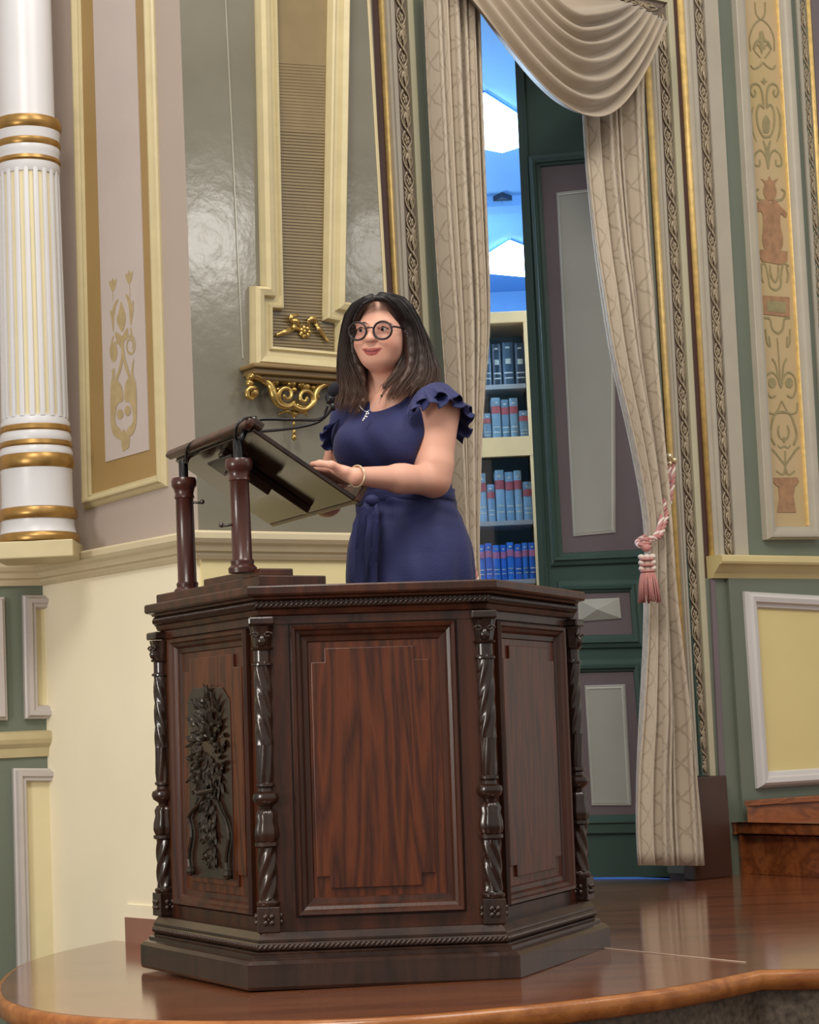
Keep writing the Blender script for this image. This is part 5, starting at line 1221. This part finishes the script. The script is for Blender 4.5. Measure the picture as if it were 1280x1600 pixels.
b.inputs['Roughness'].default_value = .48; b.inputs['Subsurface Weight'].default_value = .12; b.inputs['Subsurface Radius'].default_value = (.012, .005, .003); b.inputs['Subsurface Scale'].default_value = .5; b.inputs['Specular IOR Level'].default_value = .4
wm = thing('person', (float(hips[0]), float(hips[1]), .2), 'woman with long brown hair, round glasses and navy ruffled dress speaking behind the pulpit', 'person')
np_mesh('body', V, Fq, skm, wm, colr)
# eyes, brows, lashes
def VV(p): return Vector(tuple(p))
for s in (-1, 1):
    e = VV(H(s * .032, .0695, .0085)); M = Matrix(((Xh[0], Yh[0], Zh[0]), (Xh[1], Yh[1], Zh[1]), (Xh[2], Yh[2], Zh[2])))
    eye = MB().ball(e, .0118, 20, (1.05, 1, .62), M).build('eye', mat('eye_white', (214, 206, 200), .2, vary=0), wm, True)
    MB().ball(VV(H(s * .032 - .0018, .0775, .0085)), .0060, 14, (1, .8, .95), M).build('iris', mat('dark_iris', (38, 24, 18), .1, vary=0), eye, True)
    MB().tube([VV(H(s * .032 + x, .0815 - abs(x) * .35 * (1 if x * s > 0 else .5) - .0005, .0155 - (x * x) * 34)) for x in np.linspace(-.0145, .0145, 11)], [.0008, .0013, .0017, .0019, .002, .002, .002, .0019, .0018, .0015, .0010], 6).build('lash_line', mat('dark_lash', (26, 16, 14), .6), wm, True)
    MB().tube([VV(H(s * x, yy, zz_)) for x, yy, zz_ in ((.013, .0825, .0250), (.022, .0835, .0285), (.034, .0790, .0295), (.046, .0690, .0265), (.052, .0600, .0225))], [.0014, .0021, .0021, .0016, .0006], 6).build('eyebrow', mat('brow_hair', (70, 48, 38), .8), wm, True)
# ---- glasses
gls = mat('dark_tortoise_frame', (22, 13, 15), .4, vary=.3, scale=60); gt = MB()
glass_root = MB()
lc_x = .0365; lr = .0248; gy = .0965
for s in (-1, 1):
    gt.tube([VV(H(s * lc_x + lr * 1.05 * math.cos(a), gy - .12 * abs(lr * math.cos(a) * (1 if math.cos(a) * s > 0 else 0)) - (.010 if s * math.cos(a) > .9 else 0) * 0, .004 + lr * .98 * math.sin(a))) for a in np.linspace(0, 2 * PI, 37)], .0030, 7, False)
    gt.tube([VV(H(s * (lc_x + lr), gy - .004, .013)), VV(H(s * (lc_x + lr + .006), gy - .010, .014)), VV(H(s * .072, .055, .014)), VV(H(s * .076, .0, .012)), VV(H(s * .074, -.03, .004))], .0026, 6)
gt.tube([VV(H(-.0125, gy, .010)), VV(H(-.006, gy + .002, .0125)), VV(H(.006, gy + .002, .0125)), VV(H(.0125, gy, .010))], .0021, 6)
go = gt.build('glasses', gls, wm, True, label='round dark tortoise glasses')
lm = mat('spectacle_lens', (252, 252, 255), .02, vary=0); q_ = lm.node_tree.nodes['Principled BSDF']; q_.inputs['Transmission Weight'].default_value = 1; q_.inputs['IOR'].default_value = 1.12
for s in (-1, 1):
    mb = MB(); mb.loft([[VV(H(s * lc_x + lr * .98 * math.cos(a), gy - .001 - dy - .10 * abs(lr * math.cos(a)) * (math.cos(a) * s > 0), .004 + lr * .94 * math.sin(a))) for a in np.linspace(0, 2 * PI, 25)[:-1]] for dy in (0, .0008)]); fixn(mb.build('lens', lm, go))
# ---- hair
hairm = bpy.data.materials.new('brown_hair'); hairm.use_nodes = True; nt = hairm.node_tree; b = nt.nodes['Principled BSDF']; b.inputs['Roughness'].default_value = .42; b.inputs['Specular IOR Level'].default_value = .45
tc = nt.nodes.new('ShaderNodeTexCoord'); sp = nt.nodes.new('ShaderNodeSeparateXYZ'); nt.links.new(tc.outputs['Object'], sp.inputs[0])
mr = nt.nodes.new('ShaderNodeMapRange'); mr.inputs['From Min'].default_value = float(Q(600, 640)[2]); mr.inputs['From Max'].default_value = float(Q(600, 500)[2]); nt.links.new(sp.outputs[2], mr.inputs[0])
cr = nt.nodes.new('ShaderNodeValToRGB'); cr.color_ramp.elements[0].color = (*lin((92, 64, 48)), 1); cr.color_ramp.elements[1].color = (*lin((24, 17, 18)), 1); el = cr.color_ramp.elements.new(.5); el.color = (*lin((52, 35, 29)), 1)
nt.links.new(mr.outputs[0], cr.inputs[0]); nt.links.new(cr.outputs[0], b.inputs['Base Color'])
hp_ = []
hp_.append(ell_(H(0, -.038, .030), (.087, .096, .084), RH, .01))
GR = [[(588, 464, -.115), (606, 468, -.105), (622, 490, -.085), (632, 518, -.06), (634, 548, -.055), (622, 580, -.07), (603, 604, -.10), (594, 628, -.12)],
      [(590, 462, -.10), (616, 469, -.08), (636, 498, -.07), (645, 535, -.07), (642, 578, -.09), (624, 606, -.12), (612, 631, -.14)],
      [(592, 460, -.06), (622, 468, -.05), (646, 503, -.05), (658, 545, -.06), (660, 585, -.09), (645, 608, -.12), (634, 627, -.14)],
      [(594, 459, -.02), (628, 471, -.01), (652, 515, -.02), (667, 556, -.03), (675, 588, -.06), (664, 603, -.09), (655, 616, -.11)],
      [(596, 459, .02), (632, 478, .03), (655, 520, .02), (671, 560, .01), (683, 588, -.02), (679, 600, -.04), (676, 606, -.05)]]
GL = [[(584, 464, -.115), (568, 472, -.10), (555, 494, -.07), (549, 526, -.045), (552, 560, -.04), (565, 588, -.045), (572, 612, -.05), (564, 636, -.07), (556, 652, -.08)],
      [(583, 463, -.10), (560, 475, -.07), (549, 505, -.04), (544, 545, -.02), (549, 585, -.02), (556, 615, -.04), (549, 640, -.06), (543, 653, -.07)],
      [(582, 461, -.06), (555, 479, -.03), (543, 520, .0), (538, 565, .01), (538, 605, .0), (533, 630, -.02), (528, 645, -.03)],
      [(582, 460, -.02), (552, 484, .01), (540, 530, .04), (536, 580, .05), (534, 615, .04), (527, 635, .02), (523, 645, .01)]]
def resamp(g, n=26):
    P = spline([VV(Q(*p)) for p in g], 8); P = np.array([tuple(p) for p in P]); d = np.r_[0, np.cumsum(np.linalg.norm(np.diff(P, axis=0), axis=1))]; t = np.linspace(0, d[-1], n); return np.stack([np.interp(t, d, P[:, i]) for i in range(3)], 1)
GRr = [resamp(g) for g in GR]; GLr = [resamp(g) for g in GL]
for G in (GRr, GLr):
    for gi, g in enumerate(G):
        rr_ = [.010, .014, .016, .014, .010][gi] if len(G) == 5 else [.009, .013, .015, .012][gi]
        inn_ = HC if gi < 9 else HC
        for i in range(4, 25, 2) if gi else list(range(1, 4)) + list(range(4, 25, 2)):
            c0 = g[i] + unit(HC - g[i] + np.array([0, .03, 0])) * .006; c1_ = g[min(i + 2, 25)] + unit(HC - g[i] + np.array([0, .03, 0])) * .006; r0 = rr_ * (.6 if i < 4 else 1 if i < 13 else max(.25, 1 - (i - 13) * .085)); hp_.append(cap_(c0, c1_, r0, r0, .014) if i < 21 else cap_(c0, c0 - np.array([0, 0, .002]), .004, .004, .014))
back0 = H(0, -.085, .0); hp_ += [cap_(back0, Q(625, 600, .08), .075, .06, .03), cap_(H(-.045, -.05, -.03), Q(562, 618, .04), .035, .022, .02), cap_(H(-.052, .0, -.05), Q(560, 600, -.01), .012, .010, .01)]
# carve the face opening
hp_.append(ell_(H(-.002, .088, -.005), (.063, .062, .112), RH, .006, True)); hp_.append(ell_(H(0, .07, -.09), (.045, .05, .05), RH, .01, True))
hp_.append(cap_(nk0 + np.array([-.01, -.04, -.02]), nk1 + np.array([-.03, -.08, .02]), .035, .03, .01, True))
for g in (GRr[0], GLr[0]):
    for i in range(0, 8): hp_.append(cap_(g[i] + unit(HC - g[i]) * .005, g[i + 1] + unit(HC - g[i + 1]) * .005, .008, .008, .008))
Vh, Fh_ = mesh_sdf(hp_, Q(500, 690, -.35), Q(710, 440, .35), .003)
Vh = lap(Vh, Fh_, 1, .4)
hr = np_mesh('hair', Vh, Fh_, hairm, wm)
st = MB(); rng = np.random.RandomState(5)
for G, cnt in ((GRr, 520), (GLr, 360)):
    m_ = len(G) - 1
    for k in range(cnt):
        u = rng.rand() * m_; i = min(int(u), m_ - 1); f = u - i; g = G[i] * (1 - f) + G[i + 1] * f; L = len(g); end = int(L * (.86 + .14 * rng.rand())); g = g[:end]
        out = np.array([0, -.9, .1]) if True else 0
        off = rng.uniform(.006, .0175); lat = rng.uniform(-1, 1) * .010; dirn = g - HC; dirn[:, 2] *= .2; dirn += np.array([0, -.05, 0]); dirn /= np.linalg.norm(dirn, axis=1)[:, None]
        tt = np.linspace(0, 1, len(g)); wob = rng.randn(3) * .003
        g = g + dirn * (off * np.sin(np.minimum(tt * 3, 1) * PI / 2) * (1 - .55 * tt ** 2))[:, None] + np.array([1., 0, 0]) * (lat * tt)[:, None] + wob * (tt ** 2)[:, None] * 2 + (rng.randn(3) * .0015)
        g = g[::2] if len(g) % 2 else np.concatenate([g[::2], g[-1:]])
        r = rng.uniform(.0008, .0016); n_ = len(g); st.tube([VV(p) for p in g], [r * (1 - .75 * (j / (n_ - 1)) ** 3) for j in range(n_)], 4)
so = st.build('hair_strands', hairm, hr, True); so['kind'] = 'stuff'
# ---- dress
navy = mat('navy_crepe', (32, 38, 90), .7, vary=.05, scale=30, bump=.12, bscale=160, sheen=.08)
dp = []
dp += [ell_(chest, (.172, .108, .125), RB, .05), ell_(ribs, (.150, .112, .12), RB, .05), ell_(waist, (.141, .112, .085), RB, .05), ell_(hips, (.176, .132, .16), RB, .07)]
for s, f in ((-1, .100), (1, .095)): dp.append(ell_(ribs + Xb * s * .072 + Fb * f + Zb * .042, (.074, .060, .070), RB, .05))
dp.append(ell_(ribs + Fb * .085 + Zb * .045, (.105, .062, .066), RB, .04))
dp += [cap_(nk1 + [0, 0, -.020], shL + np.array([.0, 0, .0]), .045, .058, .03), cap_(nk1 + [0, 0, -.020], shR, .045, .060, .03), cap_(shR, shR + (elR - shR) * .22, .062, .060, .02)]
hem = np.array([hips[0], hips[1], .60]); dp += [cap_(hips, hem, .150, .225, .08), cap_(hips - Zb * .1, hem - Xb * .03, .15, .20, .05)]
# arm holes and neckline and hem
dp.append(cap_(shL + np.array([.035, -.02, -.06]), elL + np.array([.01, -.02, .06]), .062, .052, .008, True))
dp.append(cap_(shR + (elR - shR) * .42 + np.array([-.05, 0, 0]), elR + np.array([-.03, 0, .04]), .05, .045, .008, True))
dp.append(ell_(Q(587, 594, -.10), (.056, .14, .078), RB, .006, True))
dp.append(box_(np.array([hem[0], hem[1], .36]), (.5, .5, .2), .01, I3, .01, True))
def dfold(P):
    zt_ = np.clip((1.26 - P[:, 2]) / .3, 0, 1); ang = np.arctan2(P[:, 1] - hips[1], P[:, 0] - hips[0])
    w = np.clip(1 - np.abs(P[:, 2] - waist[2] - .0) / .10, 0, 1)
    up_f = np.clip((1.50 - P[:, 2]) / .08, 0, 1)
    return .006 * zt_ * np.sin(ang * 13 + 2 * np.sin(P[:, 2] * 5)) + .0025 * w * np.sin(P[:, 2] * 150 + ang * 4) + up_f * .0014 * np.sin(P[:, 2] * 46 + ang * 6 + 3 * np.sin(ang * 3))
Vd, Fd = mesh_sdf(dp, [-.5, 5.4, .5], [.4, 6.3, 1.72], .0048, dfold); Vd = lap(Vd, Fd, 1, .4)
dr = np_mesh('dress', Vd, Fd, navy, wm)
# waist sash with hanging tie
wv = MB(); rings = []
for k in range(49):
    a = 2 * PI * k / 48; r = []
    for dz, e in ((-.020, .000), (-.016, .006), (-.004, .008), (.006, .006), (.016, .008), (.020, .0)):
        r.append(VV(waist + Xb * (.141 + e) * math.cos(a) + Fb * (.112 + e) * math.sin(a) + Zb * (dz + .006 + .002 * math.sin(5 * a))))
    rings.append(r)
wv.loft(rings, cap=False); fixn(wv.build('sash', navy, dr, True))
def tieband(pts, w, th=.004):
    P = spline([VV(Q(*p)) for p in pts], 8); n = len(P); r = []
    for i in range(n):
        t = (P[min(i + 1, n - 1)] - P[max(i - 1, 0)]).normalized(); s_ = t.cross(Vector((-.3, -1, 0))).normalized(); ww = w * (.55 + .45 * min(1, i / n * 2)) ; wv_ = .006 * math.sin(i * .5)
        nn_ = t.cross(s_).normalized(); r.append([P[i] + s_ * ww + nn_ * wv_, P[i] + nn_ * (wv_ + .006), P[i] - s_ * ww + nn_ * wv_, P[i] - s_ * ww - nn_ * th, P[i] + s_ * ww - nn_ * th])
    mb = MB(); mb.loft(r); return fixn(mb.build('sash_tie', navy, dr, True))
tieband([(582, 780, -.135), (572, 792, -.150), (566, 820, -.150), (563, 860, -.155), (562, 900, -.16), (560, 945, -.165)], .013)
tieband([(584, 780, -.135), (588, 800, -.155), (586, 840, -.155), (584, 880, -.16), (582, 925, -.165)], .011)
MB().ball(VV(Q(581, 782, -.145)), .018, 14, (1.1, .7, .9)).build('sash_knot', navy, dr, True)
# ruffles
def ruffle(inn_, out_, nw, amp, name):
    A = spline([VV(Q(*p)) for p in inn_], 14); B_ = spline([VV(Q(*p)) for p in out_], 14); n = min(len(A), len(B_)); grid = []; uvs = []
    for j in range(9):
        t = j / 8; row = []
        for i in range(n):
            s = i / (n - 1); p = A[i].lerp(B_[i], t); tan_ = (A[min(i + 1, n - 1)] - A[max(i - 1, 0)]).normalized(); o_ = (B_[i] - A[i]).normalized(); nr = tan_.cross(o_).normalized()
            ph = 2 * PI * nw * (s + .012 * math.sin(9 * s)); e = t ** 1.2
            row.append(p + nr * amp * e * math.sin(ph) + o_ * amp * .5 * e * math.sin(ph * .5 + 1) + tan_ * amp * .5 * e * math.cos(2 * ph) )
        grid.append(row); uvs.append([(i / n, t) for i in range(n)])
    return sheet(grid, uvs, name, navy, dr, .002)
ruffle([(638, 636, -.165), (650, 616, -.165), (668, 604, -.15), (688, 601, -.12), (705, 611, -.08), (715, 634, -.04), (716, 662, -.02), (712, 684, -.02)],
       [(634, 648, -.185), (655, 640, -.215), (680, 632, -.22), (702, 630, -.20), (724, 638, -.15), (737, 652, -.09), (735, 672, -.05), (722, 690, -.03)], 6.5, .012, 'sleeve_ruffle')
ruffle([(640, 632, -.160), (654, 611, -.16), (672, 600, -.14), (690, 598, -.11), (706, 607, -.07), (716, 630, -.03), (718, 655, -.01), (714, 676, -.01)],
       [(640, 640, -.185), (660, 628, -.205), (684, 618, -.21), (705, 618, -.18), (724, 628, -.13), (734, 644, -.07), (733, 662, -.03), (722, 680, -.01)], 5.5, .010, 'sleeve_ruffle')
ruffle([(530, 655, .02), (522, 664, .03), (518, 676, .04), (518, 690, .05), (521, 700, .06)], [(514, 668, .0), (503, 674, .0), (501, 686, .01), (507, 698, .02), (517, 708, .04)], 3, .008, 'sleeve_ruffle')
# ---- necklace, pendant, bracelet
nkl = MB(); nkl.tube(spline([VV(Q(*p)) for p in ((594, 622, -.105), (585, 634, -.118), (574, 643, -.124), (567, 640, -.115), (562, 634, -.10))], 6), .0007, 5)
no_ = nkl.build('necklace', mat('silver', (210, 212, 220), .2, metal=.9, vary=0), wm, True)
pdn = MB(); c = VV(Q(571, 650, -.132))
for dx_, dz_, r in ((.006, .010, .004), (.009, .006, .003), (.003, .004, .004), (.0, -.002, .0035), (-.004, -.008, .004), (-.007, -.012, .003), (.004, -.003, .003)): pdn.ball(c + Vector((dx_, 0, dz_)), r, 8, (1, .5, 1))
pdn.tube([VV(Q(574, 643, -.126)), c + Vector((.006, 0, .010))], .0008, 5); pdn.build('pendant', MATS['silver'], no_, True)
dW = unit(elL - wrL); bc_ = wrL + dW * .004; up_ = unit(np.cross(dW, [0, 1, 0])); sd = np.cross(dW, up_)
MB().tube([VV(bc_ + up_ * .028 * math.cos(a) + sd * .030 * math.sin(a)) for a in np.linspace(0, 2 * PI, 29)], .0024, 8, False).build('bracelet', mat('pale_gold_bracelet', (226, 206, 170), .25, metal=.5), wm, True)
